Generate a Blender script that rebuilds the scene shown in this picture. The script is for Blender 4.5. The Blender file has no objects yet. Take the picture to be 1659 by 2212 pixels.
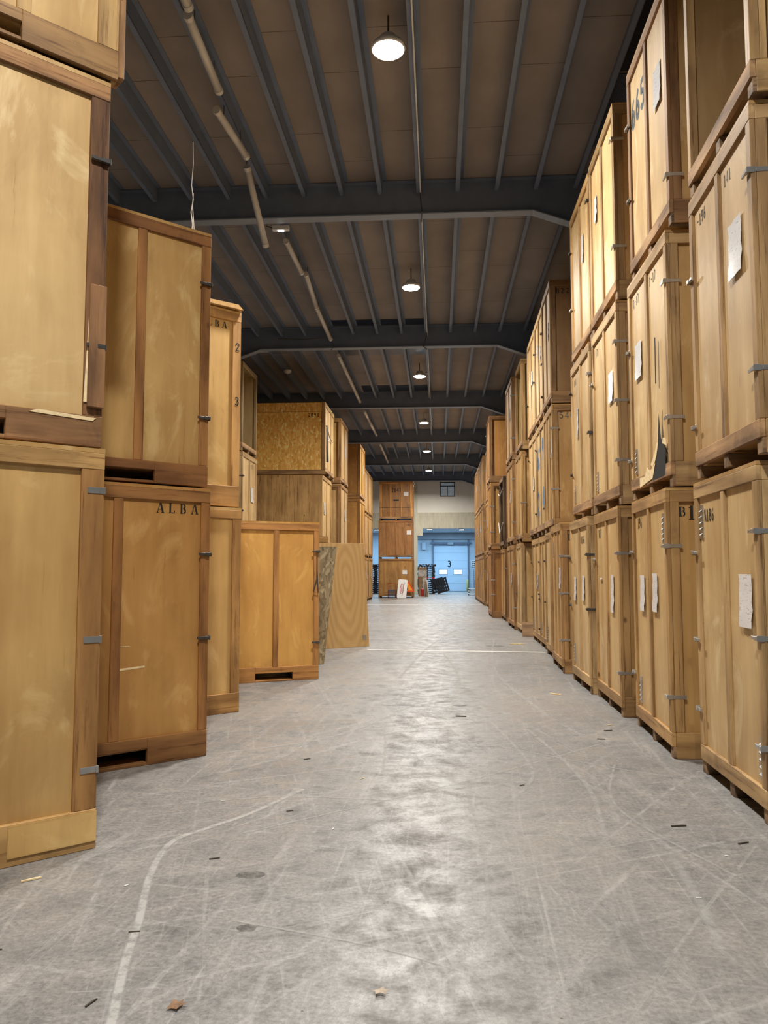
import bpy, bmesh, math, random
from mathutils import Vector, Matrix
random.seed(7)
COL = bpy.context.scene.collection
R = math.radians
ORD = ['first','second','third','fourth','fifth','sixth','seventh','eighth','ninth','tenth','eleventh','twelfth','thirteenth','fourteenth','fifteenth','sixteenth','seventeenth','eighteenth']

# ------------------------------------------------------------------ materials
def newmat(name):
    m = bpy.data.materials.new(name); m.use_nodes = True
    nt = m.node_tree; nt.nodes.clear()
    out = nt.nodes.new('ShaderNodeOutputMaterial'); b = nt.nodes.new('ShaderNodeBsdfPrincipled')
    nt.links.new(b.outputs[0], out.inputs[0])
    return m, nt, b
def N(nt, t, **kw):
    n = nt.nodes.new(t)
    for k, v in kw.items():
        if k in n.inputs.keys(): n.inputs[k].default_value = v
        else: setattr(n, k, v)
    return n
def ramp(nt, fac, stops):
    r = nt.nodes.new('ShaderNodeValToRGB'); cr = r.color_ramp
    while len(cr.elements) < len(stops): cr.elements.new(0.5)
    for e, (p, c) in zip(cr.elements, stops):
        e.position = p; e.color = (*c, 1) if len(c) == 3 else c
    nt.links.new(fac, r.inputs[0]); return r.outputs[0]
def g(v): return (v, v, v)
def mix(nt, fac, a, b, mode='MIX'):
    m = nt.nodes.new('ShaderNodeMix'); m.data_type = 'RGBA'; m.blend_type = mode
    for s, v in ((m.inputs[0], fac), (m.inputs[6], a), (m.inputs[7], b)):
        if isinstance(v, (int, float)): s.default_value = v
        elif isinstance(v, tuple): s.default_value = (*v, 1)
        else: nt.links.new(v, s)
    return m.outputs[2]
def mth(nt, op, a, b=0.0):
    m = nt.nodes.new('ShaderNodeMath'); m.operation = op
    for s, v in zip(m.inputs, (a, b)):
        if isinstance(v, (int, float)): s.default_value = v
        else: nt.links.new(v, s)
    return m.outputs[0]
def coords(nt, scale, rnd=True):
    tc = nt.nodes.new('ShaderNodeTexCoord'); src = tc.outputs['Object']
    if rnd:
        oi = nt.nodes.new('ShaderNodeObjectInfo')
        vm = nt.nodes.new('ShaderNodeVectorMath'); vm.operation = 'SCALE'
        vm.inputs[0].default_value = (37., 61., 23.); nt.links.new(oi.outputs['Random'], vm.inputs['Scale'])
        ad = nt.nodes.new('ShaderNodeVectorMath'); ad.operation = 'ADD'
        nt.links.new(src, ad.inputs[0]); nt.links.new(vm.outputs[0], ad.inputs[1]); src = ad.outputs[0]
    mp = nt.nodes.new('ShaderNodeMapping'); mp.inputs['Scale'].default_value = scale
    nt.links.new(src, mp.inputs[0]); return mp.outputs[0]
def noise(nt, vec, scale, detail=3, rough=.55, dist=0.0):
    n = N(nt, 'ShaderNodeTexNoise', Scale=scale, Detail=detail, Roughness=rough, Distortion=dist)
    nt.links.new(vec, n.inputs['Vector']); return n.outputs['Fac']
def bump(nt, b, h, strength, dist=.01):
    bp = N(nt, 'ShaderNodeBump', Strength=strength, Distance=dist)
    nt.links.new(h, bp.inputs['Height']); nt.links.new(bp.outputs[0], b.inputs['Normal'])

def wood(name, dark, light, axis='z', grain=1.0, knots=True, blotch=.5, rough=.6, ring=.35, stain=.35):
    m, nt, b = newmat(name)
    st = {'x': (.12, 1, 1), 'y': (1, .12, 1), 'z': (1, 1, .12)}[axis]
    v1 = coords(nt, st); v2 = coords(nt, (1, 1, 1))
    fine = noise(nt, v1, 26 * grain, 4, .6)
    w = N(nt, 'ShaderNodeTexWave', Scale=1.7 * grain, Distortion=14.0, Detail=3.0)
    w.wave_type = 'BANDS'; w.bands_direction = 'DIAGONAL'; w.inputs['Detail Scale'].default_value = .9
    nt.links.new(v1, w.inputs['Vector'])
    broad = noise(nt, v2, 1.3, 3, .5, .6)
    f = mth(nt, 'ADD', mth(nt, 'MULTIPLY', fine, .55), mth(nt, 'MULTIPLY', w.outputs['Fac'], ring))
    f = mth(nt, 'ADD', f, mth(nt, 'MULTIPLY', broad, blotch))
    f = mth(nt, 'SUBTRACT', f, (.275 + ring / 2 + blotch / 2) - .5)
    c = ramp(nt, f, [(.2, dark), (.8, light)])
    # dirt
    d = noise(nt, coords(nt, (1, 1, .5)), 2.4, 5, .7, .4)
    dm = ramp(nt, d, [(.56, g(1)), (.78, g(1 - stain))])
    c = mix(nt, 1.0, c, dm, 'MULTIPLY')
    gm = nt.nodes.new('ShaderNodeTexCoord'); gs = nt.nodes.new('ShaderNodeSeparateXYZ'); nt.links.new(gm.outputs['Generated'], gs.inputs[0])
    if name.startswith('plywood'):
        ed = mth(nt, 'ABSOLUTE', mth(nt, 'SUBTRACT', gs.outputs[2], .5))
        ed = mth(nt, 'ADD', ed, mth(nt, 'MULTIPLY', mth(nt, 'SUBTRACT', noise(nt, coords(nt, (1, 1, .25)), 5, 4, .7), .5), .16))
        c = mix(nt, 1.0, c, ramp(nt, ed, [(.42, g(1)), (.53, (.80, .77, .72))]), 'MULTIPLY')
        burl = noise(nt, coords(nt, (1, 1, .6)), 1.5, 5, .62, 2.2)
        c = mix(nt, ramp(nt, burl, [(.56, g(0)), (.68, g(.42))]), c, (.82, .68, .42))
        sc_ = noise(nt, coords(nt, (1, 1, .05)), 17, 5, .75)
        c = mix(nt, 1.0, c, ramp(nt, sc_, [(.26, (.62, .50, .36)), (.36, g(1))]), 'MULTIPLY')
    else:
        sc_ = noise(nt, coords(nt, tuple(k if k > .5 else .04 for k in st)), 22, 5, .75)
        c = mix(nt, 1.0, c, ramp(nt, sc_, [(.33, (.42, .32, .24)), (.45, g(1))]), 'MULTIPLY')
    if knots:
        vo = N(nt, 'ShaderNodeTexVoronoi', Scale=2.6); vo.feature = 'F1'
        nt.links.new(coords(nt, {'x': (.6, 1, 1), 'y': (1, .6, 1), 'z': (1, 1, .6)}[axis]), vo.inputs['Vector'])
        k = ramp(nt, vo.outputs['Distance'], [(.035, (.16, .08, .04)), (.075, g(1))])
        c = mix(nt, .8, c, k, 'MULTIPLY')
    oi = nt.nodes.new('ShaderNodeObjectInfo')
    c = mix(nt, 1.0, c, oi.outputs['Color'], 'MULTIPLY')
    nt.links.new(c, b.inputs['Base Color']); b.inputs['Roughness'].default_value = rough
    bump(nt, b, f, .25, .004)
    return m
PLY_D, PLY_L = (.42, .262, .108), (.66, .470, .232)
LUM_D, LUM_L = (.265, .158, .064), (.56, .375, .175)
M = {}
M['ply'] = wood('plywood', PLY_D, PLY_L, 'z', .45, False, .75, .5, .22, .22)
for a in 'xyz': M['lum' + a] = wood('lumber_' + a, LUM_D, LUM_L, a, 1.0, True, .5, .6, .4, .5)
for a in 'xyz': M['old' + a] = wood('weathered_lumber_' + a, (.10, .055, .026), (.34, .215, .11), a, 1.1, True, .8, .75, .4, .6)
M['red'] = wood('red_brown_planks', (.24, .115, .042), (.46, .25, .095), 'z', 1.0, False, .7, .5, .15, .4)
M['roughply'] = wood('rough_plywood', (.26, .165, .075), (.50, .345, .175), 'z', .8, True, .9, .6, .22, .4)

def osb(name, cols):
    m, nt, b = newmat(name)
    v = coords(nt, (1, 1, 1))
    nz = N(nt, 'ShaderNodeTexNoise', Scale=3.2, Detail=2.0); nt.links.new(v, nz.inputs['Vector'])
    vm = nt.nodes.new('ShaderNodeVectorMath'); vm.operation = 'MULTIPLY_ADD'
    nt.links.new(nz.outputs['Color'], vm.inputs[0]); vm.inputs[1].default_value = (.3, .3, .3); nt.links.new(v, vm.inputs[2])
    mp = nt.nodes.new('ShaderNodeMapping'); mp.inputs['Rotation'].default_value = (.5, .6, .4); mp.inputs['Scale'].default_value = (1, 1, .32)
    nt.links.new(vm.outputs[0], mp.inputs[0])
    vo = N(nt, 'ShaderNodeTexVoronoi', Scale=26.0); nt.links.new(mp.outputs[0], vo.inputs['Vector'])
    sp = nt.nodes.new('ShaderNodeSeparateColor'); nt.links.new(vo.outputs['Color'], sp.inputs[0])
    c = ramp(nt, sp.outputs[0], [(0, cols[0]), (.5, cols[1]), (.85, cols[2]), (1, cols[3])])
    oi = nt.nodes.new('ShaderNodeObjectInfo')
    c = mix(nt, 1.0, c, oi.outputs['Color'], 'MULTIPLY')
    nt.links.new(c, b.inputs['Base Color']); b.inputs['Roughness'].default_value = .5
    bump(nt, b, sp.outputs[0], .3, .004)
    return m
M['osb'] = osb('strand_board', [(.56, .36, .10), (.72, .49, .16), (.84, .60, .23), (.95, .82, .5)])
M['osbg'] = osb('grey_strand_board', [(.12, .085, .035), (.22, .16, .08), (.29, .22, .12), (.42, .34, .2)])

def ringply():
    m, nt, b = newmat('ring_figured_plywood')
    tc = nt.nodes.new('ShaderNodeTexCoord')
    mp = nt.nodes.new('ShaderNodeMapping'); mp.inputs['Location'].default_value = (-.88 * 1, 0, -1.45 * .32); mp.inputs['Scale'].default_value = (1, 1, .32)
    nt.links.new(tc.outputs['Object'], mp.inputs[0])
    w = N(nt, 'ShaderNodeTexWave', Scale=3.1, Distortion=3.4, Detail=1.5); w.wave_type = 'RINGS'; w.rings_direction = 'Y'
    w.inputs['Detail Scale'].default_value = 1.2
    nt.links.new(mp.outputs[0], w.inputs['Vector'])
    f = mth(nt, 'ADD', mth(nt, 'MULTIPLY', w.outputs['Fac'], .6), mth(nt, 'MULTIPLY', noise(nt, coords(nt, (1, 1, .1), False), 30, 4), .5))
    c = ramp(nt, f, [(.1, (.50, .30, .115)), (.8, (.60, .385, .165))])
    nt.links.new(c, b.inputs['Base Color']); b.inputs['Roughness'].default_value = .45
    return m
M['ring'] = ringply()

def plain(name, col, rough=.5, metal=0.0, var=.15, sc=6.0, emit=None, es=0.0):
    m, nt, b = newmat(name)
    n = noise(nt, coords(nt, (1, 1, 1)), sc, 4, .6)
    lo = tuple(c * (1 - var) for c in col); hi = tuple(min(1, c * (1 + var)) for c in col)
    nt.links.new(ramp(nt, n, [(.3, lo), (.7, hi)]), b.inputs['Base Color'])
    b.inputs['Roughness'].default_value = rough; b.inputs['Metallic'].default_value = metal
    if emit:
        b.inputs['Emission Color'].default_value = (*emit, 1); b.inputs['Emission Strength'].default_value = es
    return m
M['steel'] = plain('galvanised_steel', (.50, .50, .49), .35, .85)
M['iron'] = plain('dull_iron', (.10, .095, .09), .5, .7)
M['frame'] = plain('blue_grey_painted_steel', (.15, .19, .275), .5, 0, .10, 3)
M['flange'] = plain('pale_blue_grey_flange', (.26, .31, .39), .45, 0, .08, 3)
M['paper'] = plain('paper_sheet', (.78, .77, .75), .35, 0, .14, 14)
def papermat():
    m, nt, b = newmat('printed_paper_sheet')
    n = noise(nt, coords(nt, (1, 1, 5)), 19, 2, .5); l = noise(nt, coords(nt, (.3, 1, 1)), 5, 2)
    c = mix(nt, 1.0, ramp(nt, n, [(.33, (.56, .56, .58)), (.38, (.84, .83, .83))]), ramp(nt, l, [(.3, g(.85)), (.7, g(1))]), 'MULTIPLY')
    nt.links.new(c, b.inputs['Base Color']); b.inputs['Roughness'].default_value = .22
    return m
M['paper'] = papermat()
M['ink'] = plain('black_stencil_paint', (.012, .011, .010), .6)
M['blueink'] = plain('blue_chalk_paint', (.06, .20, .42), .7)
M['greyink'] = plain('faded_paint', (.07, .09, .10), .7)
M['dark'] = plain('painted_hole_shade', (.01, .008, .006), .9)
M['splint'] = plain('fresh_split_wood', (.85, .66, .38), .6, 0, .2, 20)
M['tube'] = plain('fluorescent_housing', (.62, .60, .57), .3, 0, .06)
M['tubehi'] = plain('pale_plastic_and_tube_glint', (.85, .83, .80), .15, 0, .05)
M['white'] = plain('white_plastic', (.75, .76, .76), .4, 0, .05)
M['cream'] = plain('cream_painted_wall', (.84, .80, .71), .8, 0, .04, 1.2)
M['blackpl'] = plain('black_plastic', (.012, .016, .024), .35)
M['redpl'] = plain('red_enamel', (.45, .02, .02), .3)
M['greytread'] = plain('grey_rubber', (.08, .075, .08), .6)
M['card'] = plain('brown_cardboard', (.30, .20, .11), .7, 0, .2, 4)
M['wrap'] = plain('crumpled_clear_wrap', (.55, .54, .52), .12, 0, .4, 8)
M['orange'] = plain('orange_reflective', (.85, .32, .02), .4)
M['redbord'] = plain('red_reflective', (.75, .06, .02), .4)
M['yellow'] = plain('yellow_paint', (.62, .55, .10), .5)
M['doorblue'] = plain('pale_door_panel', (.50, .64, .78), .45, 0, .03, 1)
M['dockwall'] = plain('pale_siding', (.50, .60, .70), .5, 0, .05, 1)
M['dockgrey'] = plain('dock_grey_steel', (.30, .36, .42), .5, 0, .08, 2)
M['leaf'] = plain('dry_leaf', (.22, .12, .06), .7, 0, .4, 30)
M['leafp'] = plain('pale_dry_leaf', (.42, .34, .26), .7, 0, .3, 30)
M['stone'] = plain('chip', (.75, .75, .72), .6)
M['twig'] = plain('dark_twig', (.06, .045, .03), .8)
M['navy'] = plain('navy_roof_sheet', (.014, .022, .045), .4)
M['glassw'] = plain('daylight_pane', (.8, .85, .9), .2, 0, .02, 1, (.80, .90, 1.0), 1.3)
M['glassd'] = plain('glowing_office_glass', (.45, .50, .54), .25, 0, .25, 2, (.5, .62, .7), .12)  # raised colour and weak emission stand in for light on the pane
M['winframe'] = plain('dark_window_frame', (.02, .025, .04), .4)
M['lens'] = plain('lit_lamp_lens', (.9, .9, .9), .3, 0, .01, 1, (1.0, .97, .90), 60)
M['lensd'] = plain('lit_dock_lamp_lens', (.9, .9, .9), .3, 0, .01, 1, (.85, .93, 1.0), 18)
M['led'] = plain('small_led', (.9, .9, .9), .3, 0, .01, 1, (1.0, .98, .92), 10)
M['brownpl'] = plain('maroon_goods', (.10, .03, .03), .6)

def meshskylight():
    m, nt, b = newmat('wired_skylight_sheet')
    v = coords(nt, (1, 1, 1), False)
    br = N(nt, 'ShaderNodeTexBrick', Scale=14.0); br.offset = 0
    br.inputs['Color1'].default_value = (.13, .18, .26, 1); br.inputs['Color2'].default_value = (.15, .2, .29, 1)
    br.inputs['Mortar'].default_value = (.03, .04, .07, 1); br.inputs['Mortar Size'].default_value = .07
    nt.links.new(v, br.inputs['Vector']); nt.links.new(br.outputs[0], b.inputs['Base Color'])
    b.inputs['Roughness'].default_value = .3
    return m
M['wired'] = meshskylight()

def deckmat():
    m, nt, b = newmat('brown_roof_deck')
    tc = nt.nodes.new('ShaderNodeTexCoord'); mp = nt.nodes.new('ShaderNodeMapping')
    mp.inputs['Rotation'].default_value = (0, 0, R(90)); mp.inputs['Location'].default_value = (0, .28, 0); nt.links.new(tc.outputs['Object'], mp.inputs[0])
    br = N(nt, 'ShaderNodeTexBrick', Scale=1.0); br.offset = .37; br.offset_frequency = 2
    br.inputs['Color1'].default_value = (.285, .248, .228, 1); br.inputs['Color2'].default_value = (.305, .265, .243, 1)
    br.inputs['Mortar'].default_value = (.09, .07, .06, 1); br.inputs['Mortar Size'].default_value = .006
    br.inputs['Brick Width'].default_value = 2.44; br.inputs['Row Height'].default_value = .695
    nt.links.new(mp.outputs[0], br.inputs['Vector'])
    n = noise(nt, coords(nt, (1, .6, 1), False), 1.1, 4)
    c = mix(nt, 1.0, br.outputs[0], ramp(nt, n, [(.3, g(.8)), (.7, g(1.1))]), 'MULTIPLY')
    nt.links.new(c, b.inputs['Base Color']); b.inputs['Roughness'].default_value = .85
    return m
M['deck'] = deckmat()

def floormat():
    m, nt, b = newmat('worn_concrete_floor')
    v = coords(nt, (1, 1, 1), False)
    big = noise(nt, v, .55, 5, .6, .4)
    mid = noise(nt, v, 4.0, 8, .72, .3)
    fine = noise(nt, v, 42.0, 5, .75)
    c = ramp(nt, big, [(.3, (.165, .163, .161)), (.7, (.255, .248, .240))])
    c = mix(nt, 1.0, c, ramp(nt, mid, [(.3, g(.5)), (.5, g(1.0)), (.70, g(1.5))]), 'MULTIPLY')
    c = mix(nt, 1.0, c, ramp(nt, fine, [(.3, g(.58)), (.7, g(1.4))]), 'MULTIPLY')
    tracks = None
    # scuff streaks running along the aisle and sweeping across it
    for rot, sc, wd, th, amt in ((4, (7, .35, 1), 1.6, .57, .42), (-14, (9, .25, 1), 1.6, .58, .5), (62, (10, .30, 1), 1.5, .58, .5), (100, (8, .4, 1), 2.1, .59, .45), (32, (11, .3, 1), 1.3, .59, .5), (1.5, (16, .18, 1), 2.0, .60, .5), (80, (14, .2, 1), 2.4, .60, .5)):
        tc = nt.nodes.new('ShaderNodeTexCoord'); mp0 = nt.nodes.new('ShaderNodeMapping')
        mp0.inputs['Rotation'].default_value = (0, 0, R(rot)); nt.links.new(tc.outputs['Object'], mp0.inputs[0])
        mp = nt.nodes.new('ShaderNodeMapping'); mp.inputs['Scale'].default_value = sc; nt.links.new(mp0.outputs[0], mp.inputs[0])
        s = noise(nt, mp.outputs[0], wd, 5, .72, .35)
        s = ramp(nt, s, [(th - .02, g(0)), (th + .09, g(1))])
        brk = ramp(nt, noise(nt, v, 9 + rot * .05, 4, .7), [(.36, g(0)), (.56, g(1))])
        s = mix(nt, 1.0, s, brk, 'MULTIPLY')
        s = mth(nt, 'MULTIPLY', s, amt * .66)
        c = mix(nt, s, c, (.50, .485, .47))
    warm = noise(nt, v, .3, 3)
    c = mix(nt, ramp(nt, warm, [(.45, g(0)), (.75, g(.5))]), c, (.29, .26, .22), 'MIX')
    vo = N(nt, 'ShaderNodeTexVoronoi', Scale=3.1); nt.links.new(v, vo.inputs['Vector'])
    c = mix(nt, 1.0, c, ramp(nt, vo.outputs['Distance'], [(.012, g(.35)), (.022, g(1))]), 'MULTIPLY')
    nt.links.new(c, b.inputs['Base Color'])
    rr = ramp(nt, mid, [(.36, g(.66)), (.60, g(.30))])
    nt.links.new(rr, b.inputs['Roughness'])
    bump(nt, b, mth(nt, 'ADD', mth(nt, 'MULTIPLY', fine, .6), mid), .28, .006)
    return m
M['floor'] = floormat()
def scuffmat(name, col, th, amt=.62, soft=0):
    m, nt, b = newmat(name)
    n = noise(nt, coords(nt, (1, 1, 1), False), 11, 5, .75)
    a = ramp(nt, n, [(max(0.0, th - .12), g(0)), (th + .14, g(amt))])
    if soft:
        uv = nt.nodes.new('ShaderNodeUVMap'); sp = nt.nodes.new('ShaderNodeSeparateXYZ'); nt.links.new(uv.outputs[0], sp.inputs[0])
        e = mth(nt, 'SUBTRACT', 1.0, mth(nt, 'ABSOLUTE', mth(nt, 'SUBTRACT', mth(nt, 'MULTIPLY', sp.outputs[1], 2.0), 1.0)))
        a = mth(nt, 'MULTIPLY', a, mth(nt, 'MINIMUM', mth(nt, 'MULTIPLY', e, soft), 1.0))
    b.inputs['Base Color'].default_value = (*col, 1); b.inputs['Roughness'].default_value = .7
    nt.links.new(a, b.inputs['Alpha'])
    return m
M['scuff'] = scuffmat('pale_scuff', (.46, .45, .43), .44, .5, 1.6)
M['line'] = scuffmat('worn_paint_line', (.48, .47, .45), .40, .75, 2.2)
M['paint'] = scuffmat('white_floor_paint', (.70, .68, .64), .22, .9, 5)
M['oil'] = scuffmat('dark_stain', (.06, .055, .05), .5)
M['joint'] = scuffmat('dark_floor_joint', (.07, .065, .06), .3)

def concmat():
    m, nt, b = newmat('cast_concrete_lintel')
    n = noise(nt, coords(nt, (3, 1, .5), False), 1.4, 6, .7)
    c = ramp(nt, n, [(.3, (.46, .42, .31)), (.7, (.66, .62, .49))])
    nt.links.new(c, b.inputs['Base Color']); b.inputs['Roughness'].default_value = .85
    return m
M['conc'] = concmat()
M['wallgrey'] = plain('grey_block_wall', (.12, .125, .135), .85, 0, .15, 2)

# ------------------------------------------------------------------ mesh helpers
class MB:
    def __init__(s): s.v = []; s.f = []
    def quadbox(s, p):           # 8 points, bottom ring then top ring
        n = len(s.v); s.v += p
        s.f += [tuple(n + i for i in q) for q in ((3, 2, 1, 0), (4, 5, 6, 7), (0, 1, 5, 4), (1, 2, 6, 5), (2, 3, 7, 6), (3, 0, 4, 7))]
        return s
    def box(s, x0, y0, z0, x1, y1, z1):
        return s.quadbox([(x0, y0, z0), (x1, y0, z0), (x1, y1, z0), (x0, y1, z0), (x0, y0, z1), (x1, y0, z1), (x1, y1, z1), (x0, y1, z1)])
    def prism(s, pts, off):      # polygon extruded by vector
        n = len(s.v); k = len(pts); s.v += [tuple(p) for p in pts]; s.v += [tuple(Vector(p) + Vector(off)) for p in pts]
        s.f.append(tuple(range(n, n + k))[::-1]); s.f.append(tuple(range(n + k, n + 2 * k)))
        for i in range(k):
            j = (i + 1) % k; s.f.append((n + i, n + j, n + k + j, n + k + i))
        return s
    def face(s, pts):
        n = len(s.v); s.v += [tuple(p) for p in pts]; s.f.append(tuple(range(n, n + len(pts)))); return s
    def tube(s, pts, r, seg=10, caps=True, r2=None):
        rings = []
        for i, p in enumerate(pts):
            p = Vector(p); a = Vector(pts[max(0, i - 1)]); c = Vector(pts[min(len(pts) - 1, i + 1)])
            d = (c - a).normalized(); up = Vector((0, 0, 1)) if abs(d.z) < .9 else Vector((1, 0, 0))
            u = d.cross(up).normalized(); w = u.cross(d)
            rr = r if r2 is None else r + (r2 - r) * i / (len(pts) - 1)
            n = len(s.v); rings.append(n)
            for k in range(seg):
                t = 2 * math.pi * k / seg; s.v.append(tuple(p + (u * math.cos(t) + w * math.sin(t)) * rr))
        for a, b in zip(rings, rings[1:]):
            for k in range(seg):
                j = (k + 1) % seg; s.f.append((a + k, a + j, b + j, b + k))
        if caps:
            s.f.append(tuple(rings[0] + k for k in range(seg))[::-1]); s.f.append(tuple(rings[-1] + k for k in range(seg)))
        return s
    def lathe(s, prof, cx=0, cy=0, seg=20):
        base = len(s.v)
        for r_, z in prof:
            for k in range(seg):
                t = 2 * math.pi * k / seg; s.v.append((cx + r_ * math.cos(t), cy + r_ * math.sin(t), z))
        for i in range(len(prof) - 1):
            for k in range(seg):
                j = (k + 1) % seg; a = base + i * seg; b_ = a + seg; s.f.append((a + k, a + j, b_ + j, b_ + k))
        s.f.append(tuple(base + k for k in range(seg))[::-1]); e = base + (len(prof) - 1) * seg
        s.f.append(tuple(e + k for k in range(seg)))
        return s
    def mesh(s, name, mat, bevel=0, smooth=False):
        me = bpy.data.meshes.new(name); me.from_pydata(s.v, [], s.f)
        bm = bmesh.new(); bm.from_mesh(me)
        if bevel: bmesh.ops.bevel(bm, geom=list(bm.edges), offset=bevel, segments=1, affect='EDGES')
        bmesh.ops.recalc_face_normals(bm, faces=bm.faces)
        bm.to_mesh(me); bm.free()
        if smooth:
            for p in me.polygons: p.use_smooth = True
        me.materials.append(M[mat] if isinstance(mat, str) else mat)
        return me
def obj(name, me, parent=None, loc=(0, 0, 0), rz=0, color=None, rot=None):
    o = bpy.data.objects.new(name, me); COL.objects.link(o)
    if parent: o.parent = parent
    o.location = loc; o.rotation_euler = rot if rot else (0, 0, rz)
    if color: o.color = (*color, 1)
    return o
def tag(o, label=None, cat=None, group=None, kind=None):
    for k, v in (('label', label), ('category', cat), ('group', group), ('kind', kind)):
        if v: o[k] = v
    return o
def empty(name, loc, rz=0, label=None, cat=None, group=None):
    o = bpy.data.objects.new(name, None); COL.objects.link(o); o.location = loc; o.rotation_euler = (0, 0, rz)
    o.empty_display_size = .2
    return tag(o, label, cat, group)
CACHE = {}
def boxpart(name, x0, y0, z0, x1, y1, z1, mat, parent, color=None, bevel=.004):
    key = ('b', round(x1 - x0, 3), round(y1 - y0, 3), round(z1 - z0, 3), mat, bevel)
    if key not in CACHE: CACHE[key] = MB().box(0, 0, 0, x1 - x0, y1 - y0, z1 - z0).mesh(name, mat, bevel)
    return obj(name, CACHE[key], parent, (x0, y0, z0), 0, color)
def struct(name, me, loc=(0, 0, 0), rz=0): return tag(obj(name, me, None, loc, rz), kind='structure')

# ------------------------------------------------------------------ lettering (flat, in the XZ plane, facing -y)
def arc(cx, cy, rx, ry, a0, a1, n=9): return [(cx + rx * math.cos(R(a0 + (a1 - a0) * i / n)), cy + ry * math.sin(R(a0 + (a1 - a0) * i / n))) for i in range(n + 1)]
T, S = .19, .07
GL = {
 'A': [(S, [(.04, .02), (.31, .98)]), (T, [(.38, .96), (.62, .04)]), (S, [(.20, .34), (.29, .34)]), (S, [(.36, .34), (.44, .34)]), (S, [(-.06, .03), (.16, .03)]), (S, [(.46, .03), (.76, .03)])],
 'L': [(T, [(.16, .02), (.16, .98)]), (S, [(.02, .97), (.32, .97)]), (S, [(.02, .03), (.10, .03)]), (S, [(.30, .04), (.62, .04), (.64, .28)])],
 'B': [(T, [(.13, .02), (.13, .98)]), (S, [(0, .97), (.34, .97)]), (S, [(0, .03), (.34, .03)]), (.14, arc(.34, .74, .18, .2, 70, -70)), (.15, arc(.36, .27, .2, .22, 70, -70)), (S, [(.27, .52), (.36, .52)])],
 'N': [(S, [(.08, 0), (.08, 1)]), (T, [(.12, .95), (.52, .05)]), (S, [(.58, 0), (.58, 1)])],
 '0': [(.17, arc(.3, .5, .22, .42, 100, 260)), (.17, arc(.3, .5, .22, .42, 80, -80))],
 '1': [(T, [(.3, .02), (.3, .95)]), (S, [(.12, .03), (.48, .03)]), (S, [(.12, .8), (.2, .86)])],
 '2': [(.12, arc(.3, .72, .2, .22, 170, -20)), (.12, [(.46, .6), (.1, .1)]), (.14, [(.08, .07), (.56, .07)])],
 '3': [(.13, arc(.28, .73, .2, .21, 150, -80)), (.13, arc(.28, .28, .23, .24, 80, -150))],
 '4': [(.13, [(.42, .02), (.42, .98)]), (S, [(.42, .95), (.04, .34)]), (.09, [(.04, .32), (.34, .32)]), (.09, [(.5, .32), (.62, .32)])],
 '5': [(.12, [(.12, .93), (.52, .93)]), (.12, [(.14, .93), (.12, .56)]), (.13, arc(.28, .32, .24, .27, 110, -150))],
 '6': [(.15, arc(.3, .28, .2, .23, 100, 460, 14)), (.13, [(.12, .36), (.18, .7), (.42, .95)])],
 '7': [(.13, [(.06, .93), (.54, .93)]), (.15, [(.52, .9), (.24, .02)])],
 '8': [(.13, arc(.3, .74, .17, .19, 0, 360, 14)), (.14, arc(.3, .27, .21, .23, 0, 360, 14))],
 '9': [(.15, arc(.3, .7, .2, .22, 0, 360, 14)), (.13, [(.48, .65), (.44, .3), (.2, .04)])],
 '-': [(.1, [(.1, .5), (.5, .5)])],
 ' ': [],
}
def ribbon(mb, pts, w, T_):
    for i in range(len(pts) - 1):
        a, b = Vector(pts[i]), Vector(pts[i + 1]); d = b - a
        if d.length < 1e-6: continue
        d.normalize(); n = Vector((-d.y, d.x)) * (w / 2)
        e = d * (w * .12 if len(pts) > 2 else 0)
        mb.face([T_(*p) for p in (a - e - n, b + e - n, b + e + n, a - e + n)])
def textmesh(txt, h, mat, adv=.82, wf=1.0, bold=1.0):
    key = ('t', txt, h, mat, adv, wf)
    if key in CACHE: return CACHE[key]
    mb = MB(); x = 0
    for ch in txt:
        for w, pts in GL[ch]: ribbon(mb, pts, w * bold, lambda a, b, x=x: ((x + a * wf) * h, 0, b * h))
        x += adv * (1 if ch != ' ' else .6)
    me = bpy.data.meshes.new('lettering'); me.from_pydata(mb.v, [], mb.f); me.materials.append(M[mat])
    CACHE[key] = me; return me

# ------------------------------------------------------------------ crates
def latchmesh(big):
    key = ('latch', big)
    if key in CACHE: return CACHE[key]
    mb = MB()
    # plate on the side face (x=0 plane, runs +y), claw and lever on the front
    mb.box(-.003, .012, -.016, .004, .13, .016)
    mb.box(-.012, .03, -.006, .006, .042, .006); mb.box(-.012, .105, -.006, .006, .117, .006)
    mb.box(-.05, -.032, -.014, .002, -.004, .014)
    mb.box(-.115, -.026, -.011, -.045, -.012, .011)
    mb.box(-.004, -.03, -.02, .006, .02, .02)
    CACHE[key] = mb.mesh('latch', 'steel' if big else 'iron', .002); return CACHE[key]
def latch(root, x, z, right=True, steel=True):
    o = obj('latch', latchmesh(steel), root, (x, 0, z)); 
    if not right: o.scale = (-1, 1, 1)
    return o
def ventmesh():
    if 'vent' in CACHE: return CACHE['vent']
    mb = MB().box(0, 0, 0, .075, .006, .27)
    for k in range(5): mb.quadbox([(.012, -.016, .025 + k * .047), (.063, -.016, .025 + k * .047), (.063, 0, .04 + k * .047), (.012, 0, .04 + k * .047), (.012, -.014, .03 + k * .047), (.063, -.014, .03 + k * .047), (.063, .002, .046 + k * .047), (.012, .002, .046 + k * .047)])
    CACHE['vent'] = mb.mesh('vent_grille', 'steel'); return CACHE['vent']
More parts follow.
